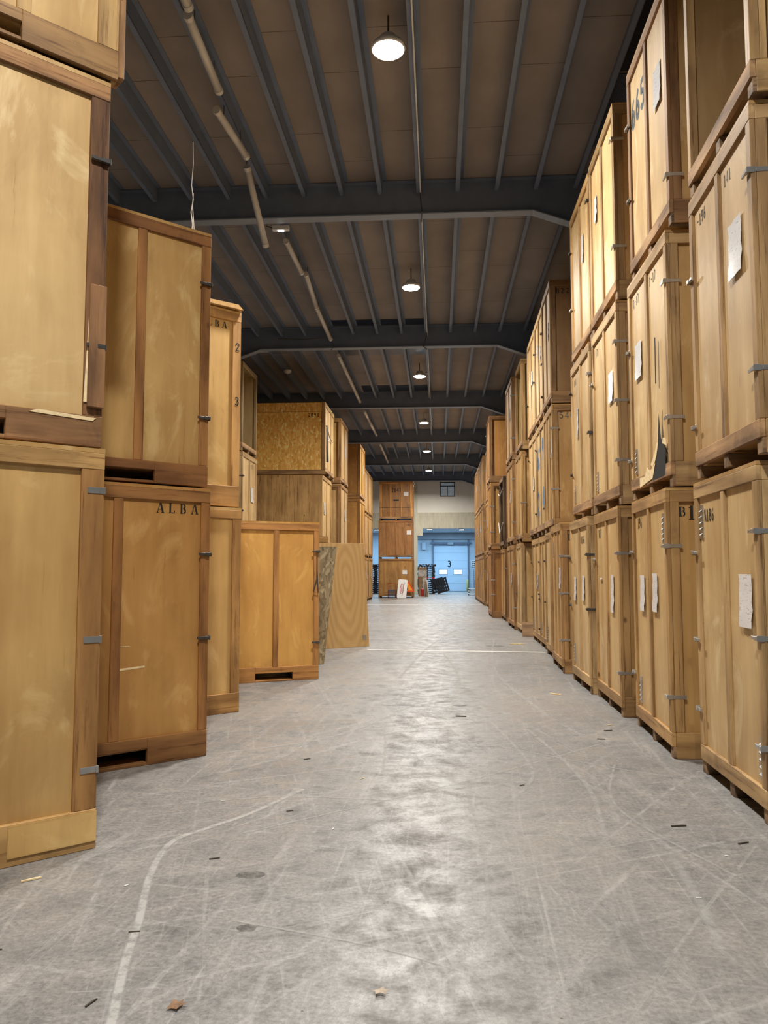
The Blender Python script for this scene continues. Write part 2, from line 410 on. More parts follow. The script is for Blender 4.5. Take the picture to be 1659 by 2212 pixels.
def papermesh(w, h):
    key = ('paper', w, h)
    if key in CACHE: return CACHE[key]
    mb = MB(); n = 6
    for i in range(n + 1):
        for j in range(5):
            mb.v.append((w * j / 4, -.004 - .008 * abs(math.sin(j * 1.7 + i * 1.3)) - (.012 * (1 - i / n) ** 3), h * i / n))
    for i in range(n):
        for j in range(4):
            a = i * 5 + j; mb.f.append((a, a + 1, a + 6, a + 5))
    CACHE[key] = mb.mesh('paper_label', 'paper', 0, True); return CACHE[key]

def crate(label, group, x, y, z, rz, W=1.52, D=2.2, H=2.335, front='door', posts=(.5,), sides='R', tint=(1, 1, 1), ltint=None,
          lum='lum', ply='ply', pw=.085, rail=.13, latches=(), papers=(), texts=(), vents=(), hole=None, detail=2, postside=None, lid=True, skirt=.22, name='storage_crate', openbox=False, rt=None, stint=None):
    ltint = ltint or tint
    c = empty(name, (x, y, z), rz, label, 'crate', group)
    t = .035
    lx, ly, lz = lum + 'x', lum + 'y', lum + 'z'
    # plywood shell: two sides, back, floor and lid
    key = ('shell', W, D, H, ply)
    if key not in CACHE:
        mb = MB(); a = .018
        mb.box(t, t, .12, t + a, D - t, H - .03); mb.box(W - t - a, t, .12, W - t, D - t, H - .03)
        mb.box(t + a, D - t - a, .12, W - t - a, D - t, H - .03)
        mb.box(t + a, t, .12, W - t - a, D - t - a, .14)
        mb.box(0, 0, H - .03, W, D, H - .004)
        CACHE[key] = mb.mesh('plywood_shell', ply)
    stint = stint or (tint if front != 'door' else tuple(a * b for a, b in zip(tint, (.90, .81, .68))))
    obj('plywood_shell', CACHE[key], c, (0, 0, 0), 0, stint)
    if front != 'open':
        boxpart('front_panel', t, t - .012, .13, W - t, t + .004, H - .05, ply, c, tint, 0)
    zb = .10 if front in ('door', 'open') else 0
    z0 = .22 if front in ('door', 'open') else skirt
    pr = postside or pw
    boxpart('corner_post', 0, 0, z0, pw, t + (.03 if front == 'open' else 0), H - rail, lz, c, ltint)
    boxpart('corner_post', W - pr, 0, z0, W, t + (.03 if front == 'open' else 0), H - rail, lz, c, ltint)
    if front != 'open':
        for f in posts: boxpart('centre_post', W * f - .04, .002, z0, W * f + .04, t, H - rail, lz, c, ltint)
    boxpart('top_rail', 0, -.002, H - rail, W, t, H - .031, lx, c, rt or ltint)
    if front in ('door', 'open'):
        if z > 1 and detail > 1 and lum == 'lum': boxpart('bottom_rail', 0, -.004, .10, W, t, .22, 'oldx', c, (1.55, 1.45, 1.3))
        else: boxpart('bottom_rail', 0, -.002, .10, W, t, .22, lx, c, ltint)
        for xx in (0, W / 2 - .05, W - .1): boxpart('skid_runner', xx, .012, 0, xx + .1, D - .012, .099, 'oldy', c, None)
    else:
        hx0, hx1 = hole
        key = ('skirt', W, hx0, hx1, skirt, lum)
        if key not in CACHE:
            mb = MB().box(0, -.004, 0, hx0, t, skirt).box(hx1, -.004, 0, W, t, skirt)
            mb.box(hx0, -.004, skirt * .60, hx1, t, skirt).box(hx0, 0, 0, hx1, t + .2, .025)
            CACHE[key] = mb.mesh('skirt_board', lx, .004)
        obj('skirt_board', CACHE[key], c, (0, 0, 0), 0, rt or ltint)
        boxpart('skid_runner', .02, .1, 0, .10, D - .05, .119, 'oldy', c); boxpart('skid_runner', W - .10, .1, 0, W - .02, D - .05, .119, 'oldy', c)
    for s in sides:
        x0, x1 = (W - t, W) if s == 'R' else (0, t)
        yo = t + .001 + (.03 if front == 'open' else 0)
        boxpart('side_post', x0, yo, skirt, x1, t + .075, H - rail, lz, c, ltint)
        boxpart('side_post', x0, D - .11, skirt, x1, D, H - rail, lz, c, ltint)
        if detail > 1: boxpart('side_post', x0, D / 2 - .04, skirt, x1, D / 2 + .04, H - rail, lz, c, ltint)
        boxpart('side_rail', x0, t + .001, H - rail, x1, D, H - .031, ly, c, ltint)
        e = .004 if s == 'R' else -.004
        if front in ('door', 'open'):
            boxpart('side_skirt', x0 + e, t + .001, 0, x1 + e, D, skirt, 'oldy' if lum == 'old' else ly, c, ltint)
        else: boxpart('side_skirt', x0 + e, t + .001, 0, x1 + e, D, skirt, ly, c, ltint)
    for (side, zz, steel) in latches:
        latch(c, W if side == 'R' else 0, zz, side == 'R', steel)
    for (px, pz, w, h) in papers: obj('paper_label', papermesh(w, h), c, (px, t - .014, pz))
    for tx in texts:
        s, h, face, px, pz, mat = tx[:6]; adv = tx[6] if len(tx) > 6 else .82; wf = tx[7] if len(tx) > 7 else 1.0
        me = textmesh(s, h, mat, adv, wf, 1.5 if s in ('665', '2147', '62', '21', '9', '4') else 1.0)
        if face == 'F': obj('stencil_lettering', me, c, (px, t - .0145, pz))
        elif face == 'FF': obj('stencil_lettering', me, c, (px, -.004, pz))
        elif face == 'R': obj('stencil_lettering', me, c, (W - t + .002, px, pz), R(90))
        elif face == 'RR': obj('stencil_lettering', me, c, (W + .005, px, pz), R(90))
        elif face == 'L': obj('stencil_lettering', me, c, (t - .002, px, pz), R(-90))
    for (px, pz) in vents: obj('vent_grille', ventmesh(), c, (px, t - .018, pz))
    return c
def polypart(name, c, polys, mat, loc, rz=0, th=.002):
    mb = MB()
    for p in polys: mb.prism([(a, 0, b) for a, b in p], (0, -th, 0))
    return obj(name, mb.mesh(name, mat), c, loc, rz)
def jag(x0, x1, z0, z1, n, amp, seed):
    r = random.Random(seed); up = [(x0 + (x1 - x0) * i / n, z1 + r.uniform(-amp, amp)) for i in range(n + 1)]
    return [(x0, z0)] + [(x1, z0)] + up[::-1]

LV = (0, 2.35, 4.70)
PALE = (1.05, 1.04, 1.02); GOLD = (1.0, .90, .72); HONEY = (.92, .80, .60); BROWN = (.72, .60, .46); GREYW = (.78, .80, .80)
GR = 'plywood storage crates stacked along the right of the aisle'
GLF = 'plywood storage crates stacked along the left of the aisle'
# ---- right side: rz=-90, origin at the far corner of the face; yn near corner Y, X face plane
def rc(label, yn, X, lev, W=1.5, ang=0, dz=0, **kw):
    a = R(-90 + ang); kw.setdefault('sides', 'R')
    ox = X - W * math.cos(a); oy = yn - W * math.sin(a)
    return crate(label, GR, ox, oy, LV[lev] + dz, a, W=W, **kw)
sl = lambda *a: [(s, z, True) for s, z in a]
# stack 1 (nearest)
rc('bottom crate of the nearest right-hand stack, number 186 and vent plate top left', 5.24, 2.055, 0, W=1.40, ang=-1.8, H=2.32, tint=PALE, latches=sl(('L', 1.75), ('L', 1.05), ('L', .5), ('R', 1.86), ('R', 1.17), ('R', .48)), papers=((.98, 1.22, .24, .36),), texts=(('N186', .1, 'F', .20, 1.99, 'ink', .62, .8),), vents=((.10, 1.86), (1.25, .26)))
rc('middle crate of the nearest right-hand stack, number 196, crumpled plastic sleeve', 5.12, 2.045, 1, W=1.48, ang=-2.6, tint=(1, .99, 1), ltint=(.9, .85, .8), lum='lum', latches=sl(('L', 1.65), ('L', .42), ('R', 1.86), ('R', .55)), papers=((.95, 1.30, .27, .40),), texts=(('-196', .10, 'F', .16, 2.04, 'ink', .62, .8), ('141', .09, 'F', .86, 2.04, 'ink', .62, .8)), vents=())
rc('top open-fronted crate of the nearest right-hand stack, empty with bare, shade-tinted interior', 5.06, 2.04, 2, W=1.50, ang=-2.6, front='open', tint=(.62, .56, .50), ltint=(1, .95, .85), latches=sl(('R', 1.15), ('R', 1.9)))  # low plywood tint paints in the shade of the recess
# stack 2
c = rc('bottom crate of the second right-hand stack, B 19 on its side, two document sleeves', 7.05, 1.99, 0, W=1.52, ang=-2.6, tint=(1.0, .95, .85), ltint=(.95, .85, .7), latches=sl(('L', 1.8), ('L', .55), ('R', 1.82), ('R', .52)), papers=((.30, 1.20, .20, .36), (.86, 1.22, .20, .36)), texts=(('196', .11, 'F', .2, 2.04, 'ink', .62, .8), ('B', .085, 'R', .118, 2.08, 'ink'), ('19', .13, 'R', .185, 2.05, 'ink', .75)), vents=((.16, .26), (1.28, 1.85)))
c = rc('middle crate of the second right-hand stack, plywood torn open at the bottom right', 7.10, 2.06, 1, W=1.50, ang=-0.5, tint=PALE, latches=sl(('L', 1.6), ('L', .42), ('R', 1.86), ('R', .62)), papers=((.24, 1.24, .26, .38),), texts=(('1-17', .1, 'F', .18, 2.04, 'ink', .6, .7), ('1-17', .1, 'F', .84, 2.04, 'ink', .6, .7)), vents=((.14, .26),))
polypart('torn_hole_shade', c, [[(0, .0), (.42, 0), (.46, .22), (.36, .30), (.30, .36), (.24, .62), (.2, .30), (.12, .2), (.04, .12)], [(.16, .9), (.19, .9), (.2, 1.34), (.17, 1.34)]], 'dark', (.90, -.003, .12))  # flat dark patch painted as the shade inside the torn opening
polypart('splintered_edge', c, [[(.0, .1), (.14, .18), (.22, .3), (.18, .32), (.1, .24), (-.06, .14)], [(.22, .3), (.27, .66), (.25, .66), (.19, .34)], [(.36, .28), (.5, .24), (.47, .31), (.38, .33)], [(-.5, -.04), (.0, .0), (.1, .13), (-.1, .08), (-.2, .13), (-.3, .05), (-.5, .06)]], 'splint', (.90, -.007, .14))
c = rc('top crate of the second right-hand stack, big hand-painted 665 on its face', 7.0, 2.08, 2, W=1.50, ang=-0.5, tint=PALE, ltint=(.62, .50, .45), latches=sl(('L', .9), ('L', 1.72), ('R', .45)), papers=((1.02, 1.30, .24, .40),), texts=(('665', .31, 'F', .11, 1.64, 'greyink', .62, .8),))
# stack 3
rc('bottom crate of the third right-hand stack, small blue sticker on its face', 8.97, 2.003, 0, W=1.53, ang=-1.3, tint=(1, .96, .88), ltint=(.95, .86, .72), latches=sl(('L', 1.75), ('R', 1.80), ('R', .48)), papers=((.98, 1.12, .17, .44), (.3, 1.5, .12, .02)), texts=(('N17', .11, 'F', .2, 2.02, 'ink', .62, .8), ('1', .17, 'R', .42, 2.0, 'ink')))
rc('middle crate of the third right-hand stack, creased white paper and row of vent holes', 8.97, 2.03, 1, W=1.52, ang=-.6, tint=PALE, latches=sl(('L', 1.7), ('R', 1.86), ('R', 1.18), ('R', .5)), papers=((.98, 1.24, .24, .36),), texts=(('171', .1, 'F', .18, 2.02, 'ink', .62, .8),), vents=((.14, .26),))
rc('top crate of the third right-hand stack with weathered grey corner post', 8.97, 2.04, 2, W=1.52, ang=-.5, tint=PALE, ltint=(.8, .78, .75), latches=sl(('R', 1.9), ('R', .62)), papers=((.30, 1.42, .14, .34),))
# stack 4
rc('bottom crate of the fourth right-hand stack, two grey sleeves and green arrow sticker', 10.60, 1.97, 0, W=1.48, ang=-.5, tint=PALE, latches=[('L', 1.8, False), ('L', 1.1, False), ('R', 1.1, False), ('R', 1.82, False)], papers=((.24, 1.18, .18, .34), (.92, 1.20, .18, .34)), texts=(('N166', .11, 'F', .84, 1.98, 'ink', .62, .8),), vents=((.14, .28),))
rc('middle crate of the fourth right-hand stack, shiny tape patch on its left panel', 10.60, 2.03, 1, W=1.50, ang=-.3, tint=PALE, latches=[('L', 1.95, False), ('L', .7, False), ('R', 1.9, True), ('R', 1.1, False)], papers=((.42, 1.2, .10, .44),), texts=(('161', .1, 'F', .18, 2.02, 'ink', .62, .8),), vents=((.12, .26),))
rc('top crate of the fourth right-hand stack, knotty post at its near edge', 10.60, 2.06, 2, W=1.52, ang=-.3, tint=PALE, ltint=(1.1, 1.0, .85), latches=[('L', 1.8, False), ('L', .9, True), ('R', 1.95, False)], papers=((.90, 1.3, .14, .4),))
# single low crate in front of the group, then rows behind it
rc('single-height crate jutting out right of aisle, large B 2 on its side', 12.70, 1.935, 0, W=1.50, ang=-2.2, H=2.38, tint=(.97, .90, .76), ltint=(.9, .76, .6), posts=(.36, .68), latches=sl(('R', 1.84), ('R', 1.25), ('R', .52)), papers=((1.12, 1.32, .2, .34),), texts=(('B', .10, 'R', .125, 2.09, 'ink'), ('2', .14, 'R', .23, 2.05, 'ink')), vents=((.2, 1.85),))
low = [('twin narrow panels, no paper', 14.28, 2.08), ('leaning dark centre post', 15.88, 2.17), ('white sheet on its near panel', 17.50, 2.20)]
for i, (f, yn, X) in enumerate(low):
    rc('bottom crate of the %s right-hand stack, %s' % (ORD[4 + i], f), yn, X, 0, W=1.52, ang=-.8, tint=(PALE, (.95, .9, .8), (1, .95, .84))[i], ltint=(.9, .8, .66), posts=((.5,), (.35, .68), (.5,))[i], latches=[('L', 1.8, False), ('L', 1.0, False), ('R', 1.1, False), ('R', .35, False)], papers=(() if i != 2 else ((.9, 1.2, .2, .35),)), vents=((.12, .26),))
r22 = rc('middle crate of the fifth right-hand stack, stencilled 540 on its side', 14.58, 2.10, 1, W=1.34, ang=-1, tint=(1, .95, .86), ltint=(.95, .84, .68), posts=(.34, .67), latches=sl(('R', 1.88), ('R', .75)), papers=((1.02, 1.36, .16, .36),), texts=(('540', .125, 'R', .14, 2.06, 'greyink', .82),))
rc('middle crate of the sixth right-hand stack, blue chalk figures on its face', 16.0, 2.14, 1, W=1.48, ang=-1, tint=PALE, texts=(('62', .46, 'F', .06, 1.45, 'blueink', .8, .9), ('9', .46, 'F', .95, 1.55, 'blueink', .8, .9), ('21', .5, 'F', .06, .45, 'blueink', .8, .9), ('4', .5, 'F', .95, .5, 'blueink', .8, .9)), latches=[('L', 1.9, False), ('R', .5, False)], vents=((.16, .26),))
rc('middle crate of the seventh right-hand stack, pale narrow paper on face', 17.58, 2.17, 1, W=1.56, ang=-1, tint=PALE, papers=((.8, 1.1, .18, .3),), latches=[('L', 1.9, False), ('R', .5, False)])
rc('top crate of the fifth right-hand stack, B 22 on its shade-tinted side', 14.58, 2.09, 2, W=1.34, ang=-1, tint=(1, .97, .9), ltint=(.62, .52, .44), stint=(.50, .40, .33), papers=((.86, 1.3, .16, .34),), latches=[('L', 1.7, False), ('L', .4, False)], texts=(('B22', .095, 'R', .125, 2.08, 'ink', 1.0),))  # dark side tint puts the shade on this side into the colour
rc('top crate of the sixth right-hand stack, two torn papers on face', 16.0, 2.13, 2, W=1.48, ang=-1, tint=PALE, papers=((.95, 1.3, .16, .3), (.3, 1.55, .14, .28)), latches=[('L', 1.7, False), ('R', 1.1, False)])
rc('top crate of the seventh right-hand stack, blue-white document on face', 17.58, 2.16, 2, W=1.62, ang=-1, tint=PALE, papers=((.85, 1.2, .18, .34),), latches=[('L', .9, False), ('R', 1.1, False)])
# stack 8 (open top), 9, 10
rc('bottom crate of the eighth right-hand stack with loose board propped against it', 20.55, 2.12, 0, W=1.2, tint=PALE, latches=[('L', 1.8, False), ('L', 1.0, False)], papers=((.3, 1.2, .16, .34),))
rc('middle crate of the eighth right-hand stack, scarred near post', 20.3, 2.13, 1, W=1.5, tint=(.95, .88, .74), ltint=(.95, .82, .6), latches=sl(('R', 1.0)))
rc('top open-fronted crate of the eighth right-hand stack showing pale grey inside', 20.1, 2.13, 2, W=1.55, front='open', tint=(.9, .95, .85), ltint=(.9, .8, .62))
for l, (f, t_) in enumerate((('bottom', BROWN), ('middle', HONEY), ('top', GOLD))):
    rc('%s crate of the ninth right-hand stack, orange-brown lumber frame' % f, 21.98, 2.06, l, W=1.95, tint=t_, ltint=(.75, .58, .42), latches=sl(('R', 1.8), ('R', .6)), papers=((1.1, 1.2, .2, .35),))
rc('bottom crate of the tenth right-hand stack under the dark battered one', 25.7, 2.13, 0, W=1.6, tint=HONEY, ltint=BROWN, latches=sl(('R', 1.7)))
c = rc('dark battered open crate bound with cord, upper of the tenth right-hand stack', 25.65, 2.10, 1, W=1.7, front='open', lum='old', tint=(.25, .22, .2), ltint=(.6, .6, .66))
obj('binding_cord', MB().tube([(0, -.02, 1.9), (.8, -.05, 1.75), (1.7, -.02, 1.9)], .012, 6).tube([(0, -.02, .9), (.8, -.05, .5), (1.7, -.02, .8)], .012, 6).mesh('binding_cord', 'white'), c)
rc('bottom brown crate jutting into aisle on the right, torn white paper on its side', 27.55, 1.82, 0, W=1.7, tint=(.75, .55, .36), ltint=(.62, .46, .34), latches=sl(('R', 1.3), ('R', .8)))
rc('middle brown crate of the jutting eleventh right-hand stack, faint digits on side', 27.6, 1.83, 1, W=1.7, tint=(.90, .75, .50), ltint=(.75, .58, .42), latches=sl(('R', 1.5), ('R', .6)), texts=(('192', .12, 'R', .125, 2.04, 'ink'),))
rc('top brown crate of the jutting eleventh right-hand stack', 27.6, 1.80, 2, W=1.7, D=2.3, tint=(.78, .6, .4), ltint=(.5, .38, .3), latches=[('L', 1.9, True)])
far = [29.6, 31.4, 33.2, 35.0, 37.1, 38.9, 40.7, 42.5, 44.3]
for i, yn in enumerate(far):
    for l, f in enumerate(('bottom', 'middle', 'top')):
        if l == 2 and i < 3: pass
        rc('%s crate of the %s right-hand stack, small in the distance' % (f, ORD[11 + i] if i < 7 else ('second-to-last', 'last')[i - 7]), yn, 2.20 if i < 4 else 2.11, l, W=1.7, detail=1,
           tint=random.choice((HONEY, GOLD, BROWN)), ltint=BROWN, latches=sl(('R', 1.6),) if i < 5 else (), papers=((.9, 1.2, .22, .35),) if i % 2 else ())

# ---- left side, three stacks turned 45 degrees
def lc(label, cx, cy, lev, ang, W=1.52, D=1.6, **kw):   # cx,cy = near-aisle (right) front corner
    a = R(ang); return crate(label, GLF, cx - W * math.cos(a), cy - W * math.sin(a), LV[lev] + kw.pop('dz', 0), a, W=W, D=D, front='end', **kw)
c = lc('bottom crate of the nearest left stack, broad hinged post and patched pale skirt board', -1.995, 4.59, 0, 44, tint=(.93, .82, .62), ltint=(.85, .66, .46), posts=(.5,), postside=.135, hole=(.50, 1.0), skirt=.225, rt=(1.1, 1.0, .8))
for zz in (.45, 1.20, 2.08):
    obj('hinge_plate', (CACHE.setdefault('hinge', MB().box(0, -.004, -.018, .10, 0, .018).box(.09, -.01, -.02, .105, .03, .02).mesh('hinge_plate', 'steel', .001))), c, (1.52 - .10, -.001, zz))
obj('skirt_patch', MB().box(0, 0, 0, .48, .006, .17).mesh('skirt_patch', 'ply'), c, (1.04, -.011, .045), 0, (1.15, 1.05, .8))
c = lc('middle crate of the nearest left stack, dark splintered right post and pale panel', -2.05, 4.655, 1, 45, tint=(1.05, 1.02, .95), ltint=(.7, .52, .38), posts=(), lum='old', postside=.115, hole=(.45, .95), skirt=.19, rt=(1.2, 1.0, .8), W=1.5, H=2.33)
for zz in (.62, 1.80): latch(c, 1.5, zz, True, False)
boxpart('loose_batten', 1.5 - .10, -.03, .24, 1.5, -.003, 1.0, 'oldz', c, (1, .8, .65))
polypart('splintered_edge', c, [[(.05, 0), (.42, -.012), (.44, .008), (.1, .02)], [(.36, .1), (.39, .1), (.4, .6), (.38, .62)]], 'splint', (1.02, -.006, .17))
c = lc('top crate of the nearest left stack, weathered pale boards and rough skid', -2.01, 4.665, 2, 45, tint=(1.02, .98, .86), ltint=(.95, .9, .75), posts=(.62,), lum='lum', postside=.13, hole=(.40, .92), skirt=.19, rt=(.6, .5, .38), W=1.5)
boxpart('edge_board', 1.5, -.004, .02, 1.54, .13, 2.3, 'oldz', c, (1.8, 1.6, 1.3)); latch(c, 1.5, .58, True, True)
c = lc('bottom crate of the second left stack, black ALBA stencilled at top right', -2.024, 6.90, 0, 44, tint=(.88, .68, .42), ltint=(.72, .50, .32), posts=(.455,), hole=(.40, .98), skirt=.225, texts=(('ALBA', .085, 'F', 1.03, 2.10, 'ink', 1.25),), rt=(.66, .48, .33), latches=[('R', 1.75, False), ('R', 1.02, False)])
polypart('scratch_mark', c, [[(.66, .78), (.95, .80), (.95, .815), (.66, .80)], [(.66, .98), (.82, .98), (.82, .985), (.66, .985)]], 'splint', (0, .022, .0), 0, .001)
c = lc('top crate of the second left stack, wavy knotted plywood and dark top rail', -2.06, 6.92, 1, 44, tint=(.92, .84, .66), ltint=(.70, .50, .34), posts=(.575,), hole=(.48, 1.02), skirt=.19, rt=(.56, .38, .27), latches=[('R', 1.85, False), ('R', .62, False)])
c = lc('bottom crate of the third left stack, pale yellow panel, battered right post', -2.28, 9.03, 0, 44, W=1.25, tint=(1.12, 1.04, .82), ltint=(1.0, .84, .62), posts=(.42,), hole=(.3, .7), skirt=.22, postside=.11)
c = lc('top crate of the third left stack, ALBA under its rail and loose lid', -2.33, 9.10, 1, 45, W=1.25, tint=(1.04, .97, .76), ltint=(1.1, .95, .72), posts=(.42,), hole=(.3, .7), skirt=.24, postside=.11, texts=(('ALBA', .08, 'F', .72, 2.10, 'ink', 1.2), ('2', .1, 'FF', 1.17, 1.85, 'ink'), ('3', .1, 'FF', 1.17, 1.2, 'ink')), rt=(1.1, .95, .75))
obj('loose_lid', MB().quadbox([(-.1, -.05, 2.34), (1.25, -.05, 2.345), (1.25, 1.4, 2.345), (-.1, 1.4, 2.34), (-.1, -.05, 2.36), (1.18, -.05, 2.40), (1.18, 1.4, 2.38), (-.1, 1.4, 2.36)]).mesh('loose_lid', 'ply'), c, color=(1.1, 1, .8))
c = lc('lone golden crate on the left with two panels, standing on fork-slot skirt', -1.785, 11.81, 0, 27, W=1.32, D=1.5, tint=(1.0, .78, .42), ltint=(.86, .62, .38), posts=(.5,), hole=(.36, .92), skirt=.21, latches=[('R', 1.9, False), ('R', .55, False)])
obj('hanging_strap', MB().tube([(0, -.02, 1.9), (.0, -.02, 1.5), (-.06, -.02, 1.3), (.02, -.02, 1.28), (.0, -.02, 1.62)], .008, 6).mesh('hanging_strap', 'iron'), c, (1.28, 0, 0))

# ---- left side, rows parallel to the aisle: rz=+90, origin at the near corner
def lp(label, yn, X, lev, W=2.2, ang=0, **kw):
    kw.setdefault('sides', 'L'); a = R(90 + ang)
    return crate(label, GLF, X, yn, LV[lev], a, W=W, **kw)
lp('bottom crate of the set-back left stack behind the golden lone crate', 19.85, -5.0, 0, W=1.6, tint=PALE)
lp('middle crate of the set-back left stack, white paper on its right panel', 19.85, -5.0, 1, W=1.6, tint=PALE, papers=((1.0, 1.1, .28, .4),), texts=(('173', .12, 'F', 1.0, 2.0, 'ink'),), latches=[('L', 1.7, False), ('L', .8, False)])
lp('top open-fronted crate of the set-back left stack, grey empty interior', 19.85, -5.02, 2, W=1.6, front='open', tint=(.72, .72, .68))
lp('bottom crate beneath the rough plywood crate on the left', 24.9, -3.66, 0, tint=HONEY)
c = lp('middle rough plywood crate of the left row, nail-dotted side, under the strand-board one', 24.9, -3.68, 1, D=2.25, tint=(1, .95, .85), ply='ply', posts=(.5,), papers=((.5, 1.1, .25, .4),))
boxpart('side_sheathing', -.012, .0, .02, -.001, 2.25, 2.31, 'roughply', c, (1.6, 1.42, 1.1), 0)
c = lp('top strand-board crate of the left row, stencilled 2091 near its corner', 24.95, -3.60, 2, D=2.25, W=2.15, tint=(1, 1, .95), posts=(.35, .68), papers=((.7, 1.2, .3, .4),), sides='')
boxpart('side_sheathing', -.014, .13, .14, .0, 2.25, 2.02, 'osb', c, (1.5, 1.26, .92), 0); boxpart('top_sheathing', -.02, .12, 2.03, .0, 2.25, 2.32, 'osb', c, (1.35, 1.12, .84), 0)
boxpart('side_post', -.03, 0, .14, .0, .12, 2.33, 'lumz', c, (1.1, .95, .75)); boxpart('side_skirt', -.025, .0, .0, .0, 2.25, .13, 'oldy', c, (1.6, 1.5, 1.3))
obj('stencil_lettering', textmesh('2091', .12, 'ink', .8), c, (-.017, .56, 1.86), R(-90))
obj('tie_cord', MB().tube([(-.04, .1, 1.7), (.3, -.03, 1.55), (.8, -.03, 1.3), (1.5, -.03, 1.25)], .012, 6).tube([(.16, -.03, 1.6), (.13, -.04, .9), (.10, -.06, .4)], .022, 6, True, .04).mesh('tie_cord', 'iron'), c)
for l, f in enumerate(('bottom', 'middle', 'top')):
    lp('%s crate of the left stack just past the strand-board one, brown plank side' % f, 27.65, -3.42, l, W=2.15, lum='lum', tint=(PALE, PALE, (1, .95, .8))[l], ltint=(.62, .48, .34), papers=((1.2, 1.1, .3, .4),))
    boxed = bpy.context.scene.collection.objects[-1]
for l, f in enumerate(('bottom', 'middle', 'top')):
    lp('%s crate of the yellow-panelled far left stack' % f, 33.3, -3.30, l, W=2.2, tint=((1, .86, .55), (1.05, .9, .58), (1, .82, .5))[l], ltint=(.9, .72, .48), posts=(.33, .66), papers=((1.4, 1.2, .3, .4),) if l == 2 else ())
for k, yn in enumerate((41.2, 43.8)):
    for l, f in enumerate(('bottom', 'middle', 'top')):
        lp('%s crate of the %s stack at the far left end' % (f, ('second-to-last', 'last')[k]), yn, -3.84, l, W=2.45, detail=1, tint=PALE, ltint=(.9, .76, .55), posts=(.33, .66), papers=((1.2, 1.2, .3, .35),) if l == 0 else ())
for l, f in enumerate(('bottom', 'middle')):
    lp('%s crate of the hidden left stack behind the leaning boards' % f, 30.3, -3.9, l, W=2.4, tint=HONEY)
# crate the boards lean on
lc('bottom crate behind the two leaning boards, only its corner showing', -2.36, 16.86, 0, 38, W=1.5, D=1.5, H=2.345, tint=HONEY, posts=(.5,), hole=(.5, 1.0), sides='R')

# ---- far stack of three facing the camera
GF = 'brown crates stacked three high at the end of the aisle'
X0 = -3.63
c = crate('bottom crate of the far end stack, plain figured plywood face with small sign', GF, X0, 48.0, 0, 0, W=2.12, D=1.7, H=2.36, front='door', posts=(), tint=(1.0, .78, .48), ltint=(.7, .52, .32), ply='roughply', papers=((1.46, 1.42, .28, .24),))
c = crate('middle crate of the far end stack, reddish brown with four panels', GF, X0, 48.02, 2.365, 0, W=2.1, D=1.7, H=2.33, front='door', posts=(.24, .5, .76), tint=(1, .9, .8), ltint=(.7, .46, .28), ply='red', papers=((1.72, 1.45, .28, .26),), texts=(('263', .13, 'F', 1.65, 1.98, 'ink'),))
c = crate('top crate of the far end stack, 2147 scrawled on it, steel band round it', GF, X0 + .05, 48.0, 4.70, 0, W=2.05, D=1.9, H=2.35, front='door', posts=(.34, .66), tint=(.95, .9, .8), ltint=(1.35, 1.0, .62), ply='red', papers=((1.5, 1.48, .28, .25),), texts=(('2147', .25, 'F', .76, 1.72, 'ink', .6, .75),), pw=.16)
boxpart('lid_board', -.04, -.05, 2.34, 2.1, 1.9, 2.38, 'lumx', c, (.8, .6, .4)); boxpart('steel_band', -.01, -.012, .78, 2.06, -.003, .80, 'iron', c, None, 0)
boxpart('stamp_mark', .86, .018, 1.18, 1.2, .022, 1.28, 'ink', c, None, 0)

# ------------------------------------------------------------------ room
struct('floor', MB().box(-9, -12, -.1, 5.2, 64.2, 0).mesh('floor', 'floor'))
fl = bpy.data.objects['floor']
struct('ceiling', MB().box(-9, -12, 8.665, 5.2, 57, 8.75).mesh('ceiling', 'deck'))
struct('wall_right', MB().box(4.95, -12, 0, 5.2, 64.2, 8.66).mesh('wall_right', 'wallgrey'))
struct('wall_left', MB().box(-9, -12, 0, -8.75, 64.2, 8.66).mesh('wall_left', 'wallgrey'))
struct('wall_back', MB().box(-8.75, -12, 0, 4.95, -11.8, 8.66).mesh('wall_back', 'wallgrey'))
WY = 56.4
mb = MB().box(-8.75, WY, 5.78, .13, WY + .25, 8.66).box(1.22, WY, 5.78, 4.95, WY + .25, 8.66).box(.13, WY, 5.78, 1.22, WY + .25, 6.91).box(.13, WY, 7.97, 1.22, WY + .25, 8.66)
struct('wall_far', mb.mesh('wall_far', 'cream'))
struct('trim_1', MB().box(-8.75, WY - .06, 4.64, 4.95, WY + .25, 5.775).mesh('trim_1', 'conc'))
struct('trim_2', MB().box(-1.95, WY - .3, 0, -1.47, WY - .07, 8.3).box(-1.469, WY - .25, 4.12, -1.10, WY - .07, 4.63).mesh('trim_2', 'conc'))
w = struct('window_1', MB().box(.13, WY + .02, 6.91, 1.22, WY + .08, 6.98).box(.13, WY + .02, 7.90, 1.22, WY + .08, 7.97).box(.13, WY + .02, 6.98, .20, WY + .08, 7.90).box(1.15, WY + .02, 6.98, 1.22, WY + .08, 7.90).box(.65, WY + .02, 6.98, .70, WY + .08, 7.66).box(.2, WY + .02, 7.64, 1.15, WY + .08, 7.70).mesh('window_frame', 'winframe'))
obj('window_pane', MB().box(.14, WY + .05, 6.93, 1.21, WY + .06, 7.95).mesh('window_pane', 'glassd'), w)
